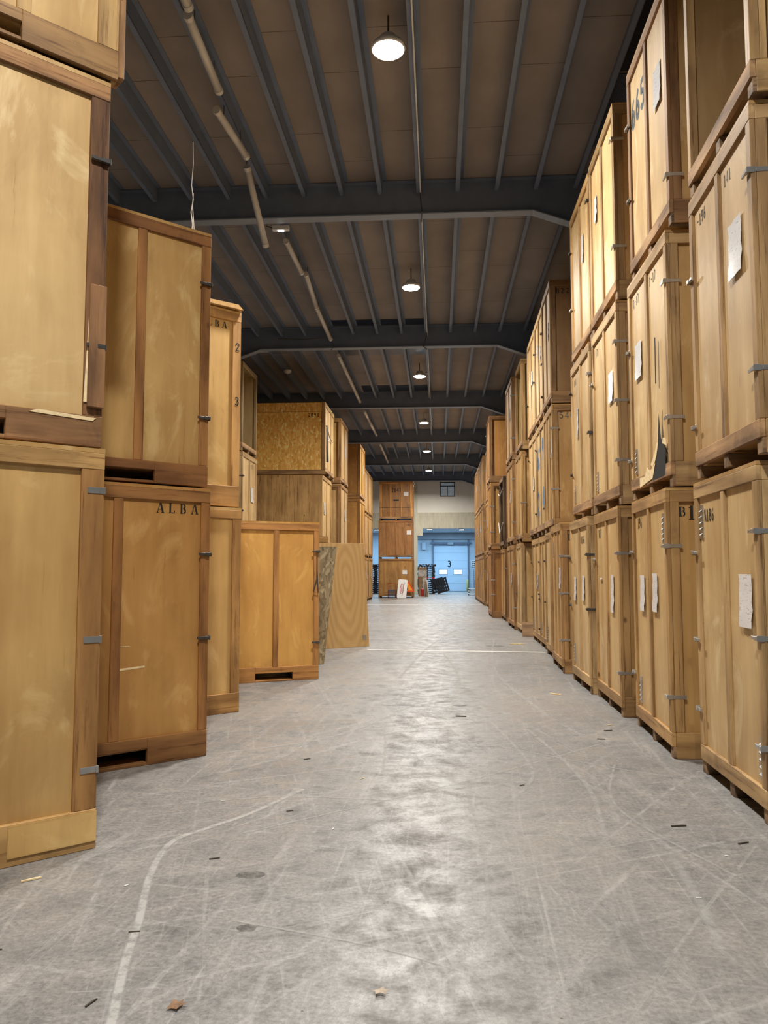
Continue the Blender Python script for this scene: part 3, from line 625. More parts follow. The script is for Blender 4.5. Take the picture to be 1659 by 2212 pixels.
# floor marks (parts of the floor surface)
def ribbonpart(name, pts, wdt, mat, z=.0012):
    mb = MB()
    P = [Vector((a, b)) for a, b in pts]; L = []; Rr = []
    for i, p in enumerate(P):
        d = (P[min(i + 1, len(P) - 1)] - P[max(i - 1, 0)]).normalized(); n = Vector((-d.y, d.x)) * wdt / 2
        L.append((p.x + n.x, p.y + n.y, z)); Rr.append((p.x - n.x, p.y - n.y, z))
    for i in range(len(P) - 1): mb.face([Rr[i], Rr[i + 1], L[i + 1], L[i]])
    me = mb.mesh(name, mat); uv = me.uv_layers.new(name='UVMap')
    for p in me.polygons:
        for li in p.loop_indices: uv.data[li].uv = (0, 0 if me.loops[li].vertex_index % 4 < 2 else 1)
    return obj(name, me, fl)
def smooth(pts, n=6):
    out = []
    for i in range(len(pts) - 1):
        p0, p1, p2, p3 = pts[max(i - 1, 0)], pts[i], pts[i + 1], pts[min(i + 2, len(pts) - 1)]
        for k in range(n):
            t = k / n
            out.append(tuple(.5 * ((2 * b) + (-a + c_) * t + (2 * a - 5 * b + 4 * c_ - d) * t * t + (-a + 3 * b - 3 * c_ + d) * t ** 3) for a, b, c_, d in zip(p0, p1, p2, p3)))
    return out + [pts[-1]]
ribbonpart('scuff_mark', smooth([(-1.10, 2.6), (-1.165, 2.856), (-1.289, 3.287), (-1.378, 3.668), (-1.526, 4.213), (-1.584, 4.71), (-1.439, 4.99), (-1.25, 5.30), (-1.0, 5.9)]), .05, 'line', .0016)
for i, (pts, wd) in enumerate([([(1.19, 3.57), (1.26, 4.1), (1.31, 4.75)], .07), ([(1.0, 5.0), (1.1, 6.3), (.9, 8.2)], .05), ([(-1.5, 6.1), (-.6, 6.6), (.3, 6.7)], .04),
        ([(-1.9, 7.0), (-1.0, 7.8), (-.3, 9.6)], .06), ([(-1.2, 4.9), (.2, 6.2), (1.5, 7.6)], .025), ([(.45, 5.6), (.75, 6.6), (.55, 8.6)], .04), ([(-.45, 6.4), (-.55, 8.0), (-.9, 9.6)], .03),
        ([(.35, 7.6), (1.4, 6.7), (1.9, 6.4)], .03), ([(-1.7, 5.5), (-1.1, 5.7), (-.3, 5.65)], .03), ([(-1.75, 6.3), (-1.35, 6.9), (-1.2, 7.9)], .08), ([(0.1, 9), (.3, 12), (.1, 15.5)], .06), ([(-.6, 12), (-.2, 17), (.5, 22)], .08), ([(1.2, 9), (.9, 13), (1.3, 19)], .07), ([(1.55, 4.4), (1.2, 5.6), (1.45, 6.8)], .03), ([(-.95, 3.7), (-.3, 3.5), (.1, 3.3)], .02), ([(.2, 3.4), (.25, 4.6), (.2, 5.9)], .03)]):
    ribbonpart('scuff_mark', smooth(pts), wd, 'scuff', .0014 + i * .0001)
ribbonpart('painted_line', [(-1.45 + .355 * i, 16.22 - .027 * i) for i in range(11)], .17, 'paint', .004)
ribbonpart('floor_joint', [(-2.6, 18.65), (2.2, 18.45)], .03, 'joint', .0018)
ribbonpart('painted_line', [(-3.6 + .57 * i, 38.2 - .02 * i) for i in range(11)], .45, 'paint', .004)
ribbonpart('floor_joint', [(-6, 46.9), (4, 46.7)], .05, 'joint', .002)
for cx, cy, r_ in ((-1.0, 4.25, .085), (-.87, 3.63, .05), (.25, 9.6, .1), (1.2, 17.2, .22)):
    mb = MB(); mb.face([(cx + r_ * math.cos(t * .5236) * random.uniform(.75, 1.1), cy + r_ * .8 * math.sin(t * .5236) * random.uniform(.75, 1.1), .0019) for t in range(12)])
    obj('dark_stain', mb.mesh('dark_stain', 'oil'), fl)

# ------------------------------------------------------------------ roof steel
BY = [13.92 + 8.436 * k for k in range(-3, 6)]
for k, y in enumerate(BY):
    if y > 57: continue
    zb, zt = 8.04, 8.655
    vis = y > 10
    lab = ('blue-grey steel roof beam, %s cross beam ahead of the camera' % ORD[k - 3]) if vis else 'blue-grey steel roof beam %s behind the camera' % ('just', 'further', 'furthest')[2 - k if k < 3 else 0]
    b = empty('roof_beam', (-1.7, y, 0), 0, lab, 'beam', 'steel roof beams crossing the hall')
    if 'bm' not in CACHE:
        CACHE['bm'] = MB().box(-6.6, -.012, zb, 6.2, .012, zt).box(-6.6, -.11, zt - .02, 6.2, .11, zt).mesh('beam_web', 'frame')
        fl_ = MB().box(-3.44, -.11, zb - .02, 3.42, .11, zb + .002)
        for s in (1, -1):
            x0, x1 = 3.42 * s, 6.2 * s; z1_ = zb - .36 * 2.78
            fl_.quadbox([(x0, -.11, zb - .02), (x1, -.11, z1_ - .02), (x1, .11, z1_ - .02), (x0, .11, zb - .02), (x0, -.11, zb), (x1, -.11, z1_), (x1, .11, z1_), (x0, .11, zb)])
        CACHE['bf'] = fl_.mesh('lower_flange', 'flange')
        hw = MB()
        for s in (1, -1):
            x0, x1 = 3.42 * s, 6.2 * s; hw.prism([(x0, -.012, zb), (x1, -.012, zb), (x1, -.012, zb - .36 * 2.78)], (0, .024, 0))
        CACHE['bh'] = hw.mesh('haunch_plate', 'frame')
        CACHE['bc'] = MB().box(-.16, -.15, 0, .16, -.13, 7.03).box(-.16, .13, 0, .16, .15, 7.03).box(-.01, -.13, 0, .01, .13, 7.03).mesh('column', 'frame')
    obj('beam_web', CACHE['bm'], b); obj('lower_flange', CACHE['bf'], b); obj('haunch_plate', CACHE['bh'], b)
    for s in (1, -1): obj('column', CACHE['bc'], b, (6.3 * s if s > 0 else -6.6, 0, 0))
# purlins, one length per bay
PX = [-.315 + .695 * k for k in range(-11, 8)]
pm = {}
ends = [-11.7] + BY + []
for bi in range(len(BY)):
    y0 = ends[bi] + (.13 if bi else 0); y1 = BY[bi] - .13
    L_ = y1 - y0
    key = round(L_, 2)
    if key not in pm: pm[key] = MB().box(-.004, 0, 0, .004, L_, .265).box(-.075, 0, 0, .004, L_, .008).box(.004, 0, .257, .075, L_, .265).box(-.075, 0, .008, -.069, L_, .03).mesh('roof_purlin', 'frame')
    for xi, x in enumerate(PX):
        k = xi - 11
        where = 'directly above the white conduit' if k == 0 else '%s to the %s of the conduit' % (ORD[abs(k) - 1], 'right' if k > 0 else 'left')
        if bi < 2: continue
        lb = 'steel purlin, bay %s, %s' % (('above the camera' if bi == 2 else 'before beam one' if bi == 3 else 'behind the %s beam' % ORD[bi - 4]), where)
        tag(obj('roof_purlin', pm[key], None, (x + .035, y0, 8.392)), lb, 'purlin', 'blue-grey purlins under the roof deck')
# roof lights between purlins
def sky(n, x0, x1, y0, y1, mat, lb):
    tag(obj('roof_light', MB().box(x0, y0, 8.655, x1, y1, 8.664).mesh('roof_light', mat)), lb, 'skylight', 'roof lights set in the deck')
sky(0, -3.0, -.36, 21.7, 22.2, 'navy', 'dark navy roof light strip just before the second beam')
sky(0, -3.0, -.36, 24.35, 25.35, 'wired', 'wired blue roof light just behind the second beam')
sky(0, -2.9, -.36, 29.6, 30.6, 'navy', 'dark navy roof light strip just before the third beam')
sky(0, -2.9, -.36, 44.8, 47.3, 'wired', 'pale blue roof light before the fifth beam')
sky(0, 2.50, 4.4, 4.5, 10.9, 'navy', 'dark navy roof sheet above the nearest right-hand stacks')
sky(0, 2.50, 3.4, 10.95, 12.9, 'wired', 'wired roof light above the third right-hand stack')
sky(0, -6.6, -5.4, 23.9, 24.8, 'tubehi', 'bright pale roof light at far left behind second beam')

# ------------------------------------------------------------------ lamps
LY = [9.528 + 8.436 * k for k in range(-2, 6)]
for k, y in enumerate(LY):
    lab = 'round high-bay lamp, %s of the lit row from the camera' % ORD[k - 2] if k > 1 else 'round high-bay lamp %s the camera' % ('far behind', 'just above and behind')[k]
    l = empty('high_bay_lamp', (-.60, y, 8.2), 0, lab, 'lamp', 'round lamps hung in a row under the roof')
    if 'lampb' not in CACHE:
        CACHE['lampb'] = MB().lathe([(.21, -.02), (.22, .0), (.20, .05), (.12, .09), (.10, .16), (.03, .18)], seg=24).mesh('housing', 'white', 0, True)
        CACHE['lampl'] = MB().lathe([(.19, -.03), (.20, -.021), (.20, -.015)], seg=24).mesh('lens', 'lens')
        CACHE['lamph'] = MB().tube([(0, 0, .17), (0, 0, .44)], .012, 8).mesh('hanger', 'iron')
    obj('housing', CACHE['lampb'], l); obj('lens', CACHE['lampl'], l); obj('hanger', CACHE['lamph'], l)
    ld = bpy.data.lights.new('lamp_light', 'AREA'); ld.shape = 'DISK'; ld.size = .42; ld.energy = 520; ld.spread = R(156); ld.color = (1.0, .96, .89)
    lo = bpy.data.objects.new('lamp_light', ld); COL.objects.link(lo); lo.parent = l; lo.location = (0, 0, -.06)
# conduit and cables
tag(obj('conduit', MB().tube([(-.285, -11, 8.37), (-.285, 56.2, 8.37)], .012, 8).mesh('conduit', 'white')), 'thin white conduit running the length of the roof beside the lamps', 'conduit')
tag(obj('cable_loop', MB().tube([(-.29, 13.7, 8.36), (-.28, 13.68, 8.2), (-.26, 13.72, 8.02), (-.28, 14.1, 8.0), (-.29, 14.3, 8.3)], .01, 6).mesh('cable_loop', 'iron')), 'black cable dipping under the first roof beam beside the conduit', 'cable')
tag(obj('cable_loop', MB().tube([(-.29, 22.1, 8.36), (-.33, 22.05, 8.15), (-.40, 22.1, 7.98), (-.30, 22.5, 8.0), (-.29, 22.7, 8.3)], .012, 6).mesh('cable_loop', 'iron')), 'black cable looping under the second roof beam beside the conduit', 'cable')
tag(obj('cable_loop', MB().tube([(-4.6, 22.2, 8.32), (-3.8, 22.2, 8.28), (-3.1, 22.2, 8.33), (-2.95, 22.15, 8.05), (-3.05, 22.2, 7.95)], .012, 6).mesh('cable_loop', 'iron')), 'sagging cable on the face of the second roof beam, left', 'cable')
# unlit fluorescent fixtures
tubes = [((-2.87, 7.0, 8.2), (-2.87, 8.58, 8.15)), ((-2.92, 8.68, 8.15), (-2.97, 10.22, 8.17)), ((-3.12, 10.6, 8.15), (-3.0, 11.9, 8.15)), ((-3.07, 12.2, 8.15), (-3.0, 13.35, 7.30)),
         ((-2.99, 15.1, 8.15), (-2.975, 16.8, 8.15)), ((-2.89, 16.86, 8.15), (-3.0, 19.1, 8.15)), ((-3.0, 19.15, 8.15), (-3.01, 21.8, 8.15)),
         ((-3.0, 23.5, 8.15), (-3.0, 25.1, 8.15)), ((-3.0, 25.15, 8.15), (-3.0, 26.75, 8.15)), ((-3.0, 26.8, 8.15), (-3.0, 28.4, 8.15)), ((-3.0, 28.45, 8.15), (-3.0, 30.1, 8.15)),
         ((-3.0, 31.9, 8.15), (-2.98, 34.6, 8.15)), ((-2.98, 34.7, 8.15), (-2.95, 37.7, 8.15)), ((-2.98, 40.2, 8.15), (-2.98, 43.7, 8.15)), ((-2.98, 43.8, 8.15), (-3.0, 47.3, 8.15))]
for i, (a, b) in enumerate(tubes):
    f = empty('fluorescent_fixture', a, 0, 'unlit tubular fluorescent fixture, %s along the left roof line' % ORD[i], 'fixture', 'unlit fluorescent fixtures in line under the roof')
    d = Vector(b) - Vector(a); n = d.normalized()
    obj('tube_body', MB().tube([n * .06, d - n * .06], .055, 12, True).mesh('tube_body', 'tubehi' if i in (11, 12) else 'tube', 0, True), f)  # lighter material on two bodies paints in their reflections
    for p, q in ((Vector((0, 0, 0)), n * .07), (d - n * .07, d)): obj('end_cap', MB().tube([p, q], .061, 12).mesh('end_cap', 'tube'), f)
    if a[2] == b[2] or i in (0, 1):
        for p in (n * .3, d - n * .3): obj('hanger', MB().tube([p + Vector((0, 0, .04)), Vector((p.x, p.y, 8.42 - a[2]))], .006, 6).mesh('hanger', 'iron'), f)
    else: obj('hanger', MB().tube([Vector((0, 0, .04)), Vector((0, 0, .3))], .006, 6).mesh('hanger', 'iron'), f)
e = empty('emergency_light', (-2.92, 14.25, 7.98), 0, 'small white emergency light box hung behind the first roof beam', 'light')
obj('body', MB().box(-.16, -.05, 0, .16, .05, .09).mesh('body', 'white', .01), e); obj('lit_diffuser', MB().box(-.05, -.03, -.012, .05, .03, -.001).mesh('lit_diffuser', 'led'), e)
obj('bracket', MB().tube([(-.15, 0, .05), (-.28, 0, .1), (-.26, -.06, .2), (-.26, -.2, .4)], .01, 6).mesh('bracket', 'iron'), e)
tag(obj('ceiling_dome', MB().lathe([(.02, 0), (.10, .03), (.13, .09), (.12, .13), (.05, .14)], seg=18).mesh('ceiling_dome', 'white', 0, True), None, (-5.05, 26.0, 8.25)), 'small round white dome under the roof on the left', 'detector')
# loose strap standing on the second left stack
tag(obj('loose_strap', MB().tube([(0, 0, 0), (.01, .0, .12), (-.008, 0, .24), (.012, 0, .36), (-.006, 0, .5), (.006, 0, .7), (0, 0, .92)], .006, 5, True, .002).tube([(.03, 0, 0), (.02, .0, .14), (.005, 0, .3), (.012, 0, .42)], .004, 5).mesh('loose_strap', 'tubehi'), None, (-2.27, 6.98, 4.688)), 'thin frayed strap standing up from the second left stack', 'strap')

# ------------------------------------------------------------------ leaning boards
def board(name, lab, br, tl_dir, W, H, th, lean, mat, color=None):
    # br = bottom right corner (x,y); tl_dir = angle of the width direction from +x; board leans back by lean metres at the top
    a = R(tl_dir); tilt = math.asin(lean / H)
    me = MB().box(0, 0, 0, W, th, H).mesh(name, mat, .002)
    o = obj(name, me, None, (br[0] - W * math.cos(a), br[1] - W * math.sin(a), .004), 0, color, rot=(-tilt, 0, a))
    return tag(o, lab, 'board')
board('plywood_sheet', 'large plywood sheet with ring figure leaning on a left crate', (-1.48, 17.0), 39, 1.38, 2.2, .02, .20, 'ring')
bo = board('strand_board_sheet', 'greenish strand-board sheet leaning beside the golden lone crate', (-1.985, 13.70), -8, .80, 2.2, .02, .80, 'osbg')
obj('metal_plate', MB().box(0, -.004, 0, .09, 0, .10).mesh('metal_plate', 'steel'), bpy.data.objects['plywood_sheet'], (1.22, 0, .14))
o = board('offcut_board', 'small board propped against the eighth right-hand stack at floor level', (2.28, 20.0), -6, .34, .40, .02, .2, 'oldx', (1.2, 1.1, 1))
o.location = (2.05, 19.72, .004)

# ------------------------------------------------------------------ far end objects
def pallet(kind='h'):
    mb = MB()
    for i in range(6): mb.box(-.6 + i * .2084, -.5, .105, -.6 + i * .2084 + .158, .5, .145)
    for y in (-.5, -.28, -.06, .16, .38): mb.box(-.595, y, .09, .595, y + .12, .104)
    for y in (-.5, -.06, .38):
        for x in (-.6, -.10, .40): mb.box(x, y, .025, x + .20, y + .12, .089)
        mb.box(-.6, y, 0, .6, y + .12, .024)
    return mb
PM = pallet().mesh('plastic_pallet', 'blackpl', .003); PR = pallet().mesh('plastic_pallet_red', 'redpl', .003)
for k in range(14):
    red = k == 7
    tag(obj('pallet', PR if red else PM, None, (-.86 + random.uniform(-.04, .04) + (.12 if k == 13 else 0), 56.95 + random.uniform(-.03, .03), .004 + k * .149), random.uniform(-.03, .03)),
        'red plastic pallet in the middle of the black stack beside the dock door' if red else 'black plastic pallet, %s up in the stack beside the dock door' % ORD[k], 'pallet', 'pallets stacked beside the dock door')
for i, (x, y, h_) in enumerate(((-.02, 56.25, -13), (.26, 55.9, -16))):
    o = obj('pallet', PM, None, (x, y, .61), 0, None, rot=(R(90), R(h_), R(-8))); o.scale = (.72, 1, 1); tag(o, 'x', 'pallet', 'pallets leaning on the stack')
    o['label'] = 'black plastic pallet leaning on the stack, %s' % ('inner of the two', 'outer one nearest the dock door')[i]
for k in range(14):
    tag(obj('pallet', PM, None, (-4.55 + random.uniform(-.04, .04), 57.4, .004 + k * .149), random.uniform(-.05, .05)), 'black plastic pallet, %s up in the stack seen left of the far crates' % ORD[k], 'pallet', 'pallets stacked left of the far crates')
# wrapped flat pack
f = empty('wrapped_package', (-1.02, 51.1, 0), 0, 'tall brown cardboard package in clear wrap beside the far crates', 'package')
obj('carton', MB().box(-.27, 0, 0, .27, .5, 1.86).mesh('carton', 'card', .01), f); obj('clear_wrap', MB().box(-.28, -.01, 1.25, .28, .3, 1.68).box(.0, -.008, .0, .275, .3, 1.2).mesh('clear_wrap', 'wrap', .01), f)
o = obj('edge_board', MB().box(0, 0, 0, .06, .9, 1.02).mesh('white_panel', 'white', .004), None, (-.66, 50.1, .003), 0, None, rot=(0, R(-5), 0)); o.name = 'panel_board'; tag(o, 'white-faced panel leaning on the wrapped package', 'board')
o = obj('panel_board', MB().box(0, 0, 0, .10, .9, .95).mesh('panel_board', 'card', .004), None, (-.79, 50.12, .003), 0, None, rot=(0, R(-5), 0)); tag(o, 'brown panels leaning between the package and white panel', 'board')
# extinguisher
f = empty('fire_extinguisher', (-1.02, 50.55, 0), 0, 'red fire extinguisher standing in front of the wrapped package', 'extinguisher')
obj('cylinder_body', MB().lathe([(.09, 0), (.095, .02), (.095, .42), (.07, .48), (.03, .51)], seg=18).mesh('cylinder_body', 'redpl', 0, True), f)
obj('valve', MB().box(-.05, -.015, .51, .05, .015, .56).box(-.02, -.01, .56, .1, .01, .575).mesh('valve', 'iron', .003), f)
obj('hose', MB().tube([(.05, 0, .54), (.14, 0, .48), (.16, 0, .25), (.17, -.02, .10)], .014, 8).mesh('hose', 'white', 0, True), f)
# white leaning sign with red oval
f = empty('leaning_sign', (-2.52, 47.35, .005), 0, 'white rounded sign board with red oval leaning on the far crates', 'sign')
f.rotation_euler = (R(-14), R(5), 0)
pts = []
for cx, cz, a0 in ((.50, .09, -90), (.50, 1.08, 0), (.12, 1.08, 90), (.12, .09, 180)):
    pts += [(cx + .09 * math.cos(R(a0 + 15 * i)), 0, cz + .09 * math.sin(R(a0 + 15 * i))) for i in range(7)]
obj('sign_board', MB().prism(pts, (0, .03, 0)).mesh('sign_board', 'white'), f)
mb = MB(); ribbon(mb, [(.29 + .10 * math.cos(R(t)), .58 + .30 * math.sin(R(t))) for t in range(0, 361, 15)], .035, lambda a, b: (a, -.003, b))
for z_ in (.40, .48, .56, .64, .72): ribbon(mb, [(.25, z_), (.33, z_ + .02)], .035, lambda a, b: (a, -.003, b))
ribbon(mb, [(.25, .4), (.25, .74)], .02, lambda a, b: (a, -.003, b))
obj('red_emblem', mb.mesh('red_emblem', 'redpl'), f)
mb = MB().tube([(.44, -.01, 1.0), (.38, -.01, .8), (.33, -.01, .45), (.35, -.01, .16)], .009, 6)
obj('grey_cord', mb.mesh('grey_cord', 'iron'), f)
# warning triangle
f = empty('warning_sign', (-2.12, 47.75, 0), 0, 'orange triangular roadwork sign behind the white sign board', 'sign')
obj('stand', MB().tube([(.12, .06, 0), (.12, .02, .5)], .01, 6).tube([(.5, .06, 0), (.45, .02, .5)], .01, 6).mesh('stand', 'steel'), f)
obj('triangle_border', MB().prism([(-.05, 0, .36), (.65, 0, .36), (.68, 0, .40), (.34, 0, .98), (.28, 0, .98), (-.07, 0, .40)], (0, .02, 0)).mesh('triangle_border', 'redbord'), f)
obj('triangle_face', MB().prism([(.02, 0, .43), (.58, 0, .43), (.31, 0, .90)], (0, -.006, 0)).mesh('triangle_face', 'orange'), f)
obj('pictogram', MB().prism([(.16, 0, .47), (.30, 0, .47), (.28, 0, .62), (.2, 0, .66)], (0, -.009, 0)).mesh('pictogram', 'ink'), f)
# red step stool
f = empty('step_stool', (-3.02, 47.42, 0), 0, 'red framed step stool with grey treads before the far crates', 'stool')
mb = MB()
for x in (0, .44):
    mb.tube([(x, 0, 0), (x, .25, .55), (x, .28, .86)], .013, 8).tube([(x, .45, 0), (x, .27, .55)], .013, 8)
mb.tube([(0, .28, .86), (.44, .28, .86)], .013, 8)
obj('tube_frame', mb.mesh('tube_frame', 'redpl', 0, True), f)
for z_, y_ in ((.24, .08), (.46, .18)): obj('tread', MB().box(.0, y_ - .06, z_, .44, y_ + .16, z_ + .03).box(.01, y_ - .06, z_ - .14, .43, y_ - .05, z_).mesh('tread', 'greytread', .004), f)
# dock bay
DY = 63.55
mb = MB().box(-8.75, DY + .03, 0, 4.95, DY + .25, 4.66)
for k in range(31): mb.quadbox([(-8.75, DY + .03, k * .15), (4.95, DY + .03, k * .15), (4.95, DY + .04, k * .15), (-8.75, DY + .04, k * .15), (-8.75, DY + .005, k * .15 + .13), (4.95, DY + .005, k * .15 + .13), (4.95, DY + .04, k * .15 + .145), (-8.75, DY + .04, k * .15 + .145)])
struct('wall_dock', mb.mesh('wall_dock', 'dockwall'))
struct('ceiling_dock', MB().box(-8.75, WY + .26, 4.66, 4.95, DY + .25, 4.8).mesh('ceiling_dock', 'dockwall'))
struct('trim_3', MB().box(-2.4, DY - .3, 4.15, 4.95, DY - .02, 4.655).mesh('trim_3', 'dockgrey'))
d = struct('door_3', MB().box(-.36, DY - .06, .02, 2.32, DY - .01, 3.62).mesh('door_3', 'doorblue'))
for z_ in (.62, 1.22, 1.85, 2.45, 3.05): obj('panel_joint', MB().box(-.36, DY - .064, z_ - .008, 2.32, DY - .0605, z_ + .008).mesh('panel_joint', 'dockgrey'), d)
for x in (.03, 1.20):
    w_ = obj('door_window', MB().box(x, DY - .08, 1.34, x + .70, DY - .061, 1.74).mesh('door_window', 'dockgrey', .01), d)
    for i in (0, 1):
        for j in (0, 1): obj('window_pane', MB().box(x + .04 + i * .325, DY - .086, 1.38 + j * .17, x + .335 + i * .325, DY - .081, 1.53 + j * .17).mesh('window_pane', 'glassw'), w_)
obj('door_number', textmesh('3', .48, 'ink', 1, .95, 1.35), d, (.74, DY - .069, 1.95))
obj('door_track', MB().box(-.46, DY - .16, 0, -.37, DY - .02, 4.1).box(2.33, DY - .16, 0, 2.42, DY - .02, 4.1).box(-.6, DY - .2, 3.78, 2.6, DY - .1, 3.92).box(-.42, DY - .22, 3.66, 2.5, DY - .16, 3.70).mesh('door_track', 'frame'), d)
obj('spring_box', MB().box(.75, DY - .3, 3.72, 1.2, DY - .14, 3.9).mesh('spring_box', 'dockgrey'), d)
tag(obj('wall_sign', MB().box(2.62, DY - .06, 1.95, 3.25, DY - .03, 2.48).mesh('wall_sign', 'white', .01)), 'white notice with bold dark lines right of the dock door', 'sign')
mb = MB()
for k, z_ in enumerate((2.33, 2.18, 2.03)):
    for j in range(4 - (k == 0)): mb.box(2.70 + j * .12, DY - .066, z_, 2.70 + j * .12 + .08, DY - .061, z_ + .08)
obj('sign_lettering', mb.mesh('sign_lettering', 'ink'), bpy.data.objects['wall_sign'])
tag(obj('bollard', MB().lathe([(.07, 0), (.07, .9), (.05, .95)], seg=14).mesh('bollard', 'yellow', 0, True), None, (2.28, 62.9, 0)), 'yellow bollard at the right foot of the dock door', 'bollard')
tag(obj('wall_cabinet', MB().box(-1.30, DY - .25, 3.30, -1.0, DY - .02, 3.9).mesh('wall_cabinet', 'dockwall', .01)), 'pale electrical cabinet high on the dock wall left of the door', 'cabinet')
for i, (x, y, lb) in enumerate(((1.70, 57.6, 'round lit lamp under the dock ceiling in front of the door'), (-.62, 57.0, 'lit lamp under the dock ceiling at the left of the opening'), (-4.45, 57.3, 'lit round lamp seen left of the far crates'))):
    l = empty('dock_lamp', (x, y, 4.655), 0, lb, 'lamp', 'lamps under the dock ceiling')
    obj('housing', MB().lathe([(.2, -.06), (.22, -.02), (.2, .0055)], seg=20).mesh('housing', 'white'), l); obj('lens', MB().lathe([(.10, -.075), (.18, -.061)], seg=20).mesh('lens', 'lensd'), l)
    ld = bpy.data.lights.new('dock_light', 'AREA'); ld.shape = 'DISK'; ld.size = .4; ld.energy = 90; ld.color = (.58, .80, 1.0)
    lo = bpy.data.objects.new('dock_light', ld); COL.objects.link(lo); lo.parent = l; lo.location = (0, 0, -.1)
for x, y, e_, sx in ((1.0, 60.2, 300, 3.0), (-4.8, 60.5, 250, 3.0)):  # added cool fill light for the dock bay, without any fixture
    ld = bpy.data.lights.new('dock_fill_light', 'AREA'); ld.shape = 'RECTANGLE'; ld.size = sx; ld.size_y = .6; ld.energy = e_; ld.color = (.42, .72, 1.0)
    lo = bpy.data.objects.new('dock_fill_light', ld); COL.objects.link(lo); lo.location = (x, y, 4.6)
# dollies and roll cage
for k in range(3):
    f = empty('flat_dolly', (2.22 + .02 * k, 53.0, .004 + k * .16), R(4 * k), '%s white flat dolly of the pile by the right-hand crates' % ('bottom', 'middle', 'top')[k], 'dolly', 'flat dollies piled near the dock')
    obj('deck', MB().box(-.28, -.3, .10, .28, .3, .135).mesh('deck', 'white', .005), f)
    for x in (-.22, .22):
        for y in (-.24, .24): obj('caster', MB().tube([(x - .02, y, .05), (x + .02, y, .05)], .045, 12).mesh('caster', 'iron'), f)
f = empty('roll_cage', (2.72, 60.8, 0), 0, 'wire roll cage with dark red goods right of the dock door', 'cage')
mb = MB()
for x in (0, .7):
    for y in (0, .8): mb.tube([(x, y, .12), (x, y, 1.7)], .015, 6)
for z_ in (.15, .5, .85, 1.2, 1.55, 1.7): mb.tube([(0, 0, z_), (.7, 0, z_)], .008, 6).tube([(0, .8, z_), (.7, .8, z_)], .008, 6).tube([(0, 0, z_), (0, .8, z_)], .008, 6)
obj('wire_frame', mb.mesh('wire_frame', 'steel'), f); obj('red_goods', MB().box(.06, .06, .2, .64, .7, .95).mesh('red_goods', 'brownpl', .02), f)
obj('base', MB().box(0, 0, .10, .7, .8, .15).mesh('base', 'steel', .004), f)
for x in (.08, .62):
    for y in (.08, .72): obj('caster', MB().tube([(x - .02, y, .05), (x + .02, y, .05)], .05, 12).mesh('caster', 'iron'), f)

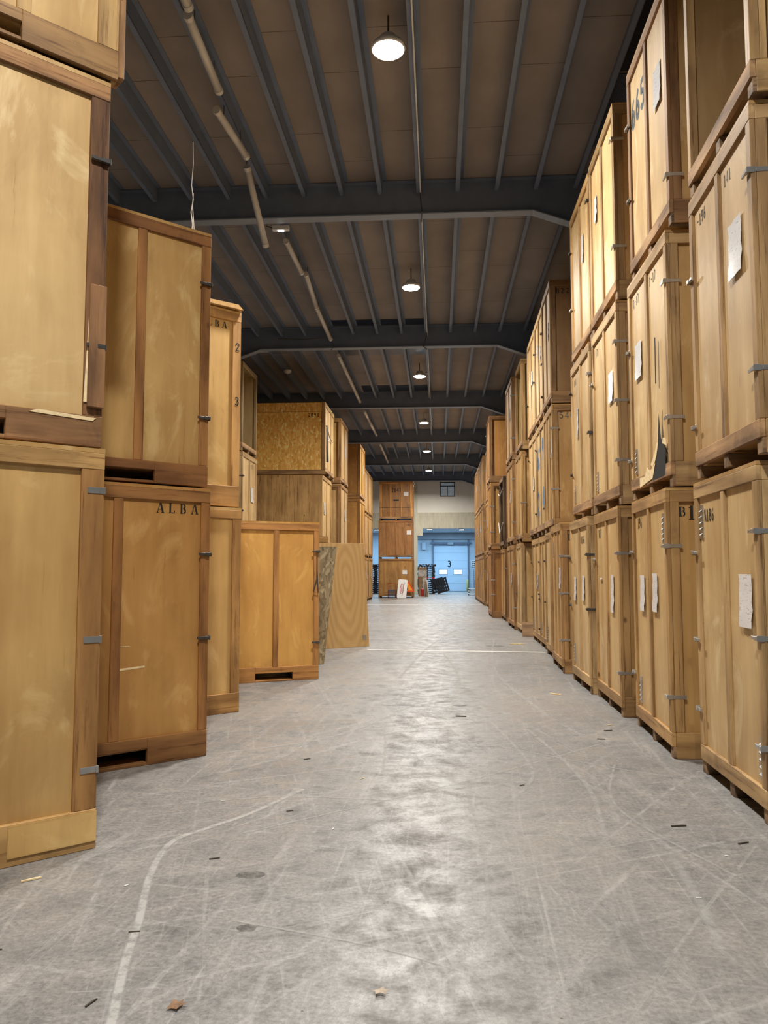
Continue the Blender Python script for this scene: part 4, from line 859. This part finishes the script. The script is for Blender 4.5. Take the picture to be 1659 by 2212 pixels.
# ------------------------------------------------------------------ floor litter
def leaf(x, y, s, rz, mat, lb):
    mb = MB(); n = 7; pts = [(0, 0), (.3, .22), (.55, .42), (.7, .2), (1.0, .28), (.82, .0), (1.02, -.22), (.62, -.18), (.4, -.4), (.25, -.12)]
    c0 = len(mb.v); mb.v.append((.45 * s, 0, .012)); 
    for a, b in pts: mb.v.append((a * s, b * s, .003 + .014 * abs(b) + random.uniform(0, .008)))
    for i in range(len(pts)): mb.f.append((0, 1 + i, 1 + (i + 1) % len(pts)))
    tag(obj('dry_leaf', mb.mesh('dry_leaf', mat), None, (x, y, .002), rz), lb, 'leaf')
leaf(-1.00, 2.95, .075, R(35), 'leaf', 'curled brown dry leaf on the floor at the lower left')
leaf(-.26, 3.13, .065, R(-20), 'leafp', 'pale dry leaf on the floor near the bottom centre')
chips_ = 0; chips = [(-2.15, 4.06, .10, 40, 'splint'), (-1.9, 3.35, .05, 5, 'twig'), (-1.3, 2.95, .06, 70, 'twig'), (-1.38, 3.55, .05, 10, 'twig'), (-1.02, 5.35, .05, 20, 'twig'), (-.66, 5.0, .03, 80, 'stone'), (-1.52, 5.55, .03, 0, 'stone'), (-1.6, 4.05, .025, 50, 'stone'),
         (.18, 8.9, .12, -10, 'twig'), (1.65, 8.2, .09, 15, 'twig'), (1.75, 8.5, .07, 30, 'splint'), (1.5, 7.8, .08, -5, 'twig'), (1.45, 5.2, .1, 10, 'twig'), (1.75, 4.9, .08, 25, 'twig'), (1.25, 4.1, .03, 0, 'stone'), (1.6, 4.7, .02, 0, 'stone'),
         (1.45, 10.6, .16, -40, 'splint'), (1.55, 17.6, .32, -8, 'splint'), (-.6, 6.2, .05, 60, 'splint'), (.6, 6.1, .04, 20, 'twig'), (-1.28, 4.45, .06, 20, 'twig'), (-1.15, 6.8, .06, 30, 'twig')]
for i, (x, y, L_, a, m_) in enumerate(chips):
    h = max(.006, L_ * .12)
    me = MB().prism([(0, 0, 0), (L_, h * .3, 0), (L_ * .96, h, 0), (L_ * .5, h * 1.3, 0), (.02 * L_, h, 0)], (0, 0, h * .6)).mesh('chip', m_)
    nm = {'twig': 'wood_sliver', 'splint': 'wood_splinter', 'stone': 'floor_chip'}[m_]
    side = 'left' if x < -.8 else 'right' if x > .8 else 'middle'
    rank = (ORD + ['nineteenth', 'twentieth', 'twenty-first', 'twenty-second'])[sorted(chips, key=lambda c: c[1]).index(chips[i])]
    tag(obj(nm, me, None, (x, y, .002), R(a)), '%s on the %s of the floor, %s nearest scrap' % ({'twig': 'dark wood sliver', 'splint': 'pale wood splinter', 'stone': 'tiny white chip'}[m_], side, rank), 'debris', 'wood scraps on the floor')

# ------------------------------------------------------------------ world, camera
wd = bpy.data.worlds.new('World'); bpy.context.scene.world = wd; wd.use_nodes = True
wd.node_tree.nodes['Background'].inputs[0].default_value = (.30, .38, .55, 1); wd.node_tree.nodes['Background'].inputs[1].default_value = .05
cd = bpy.data.cameras.new('Camera'); cam = bpy.data.objects.new('Camera', cd); COL.objects.link(cam)
cam.location = (0, 0, 1.6); cam.rotation_euler = (math.pi / 2 + 7.4764e-2, 0, 6.847e-2)
cd.sensor_fit = 'HORIZONTAL'; cd.sensor_width = 36; cd.lens = 36 * 1707.6 / 1659; cd.clip_start = .05; cd.clip_end = 200
sc = bpy.context.scene; sc.camera = cam
sc.view_settings.view_transform = 'Standard'; sc.view_settings.look = 'None'; sc.view_settings.exposure = 0
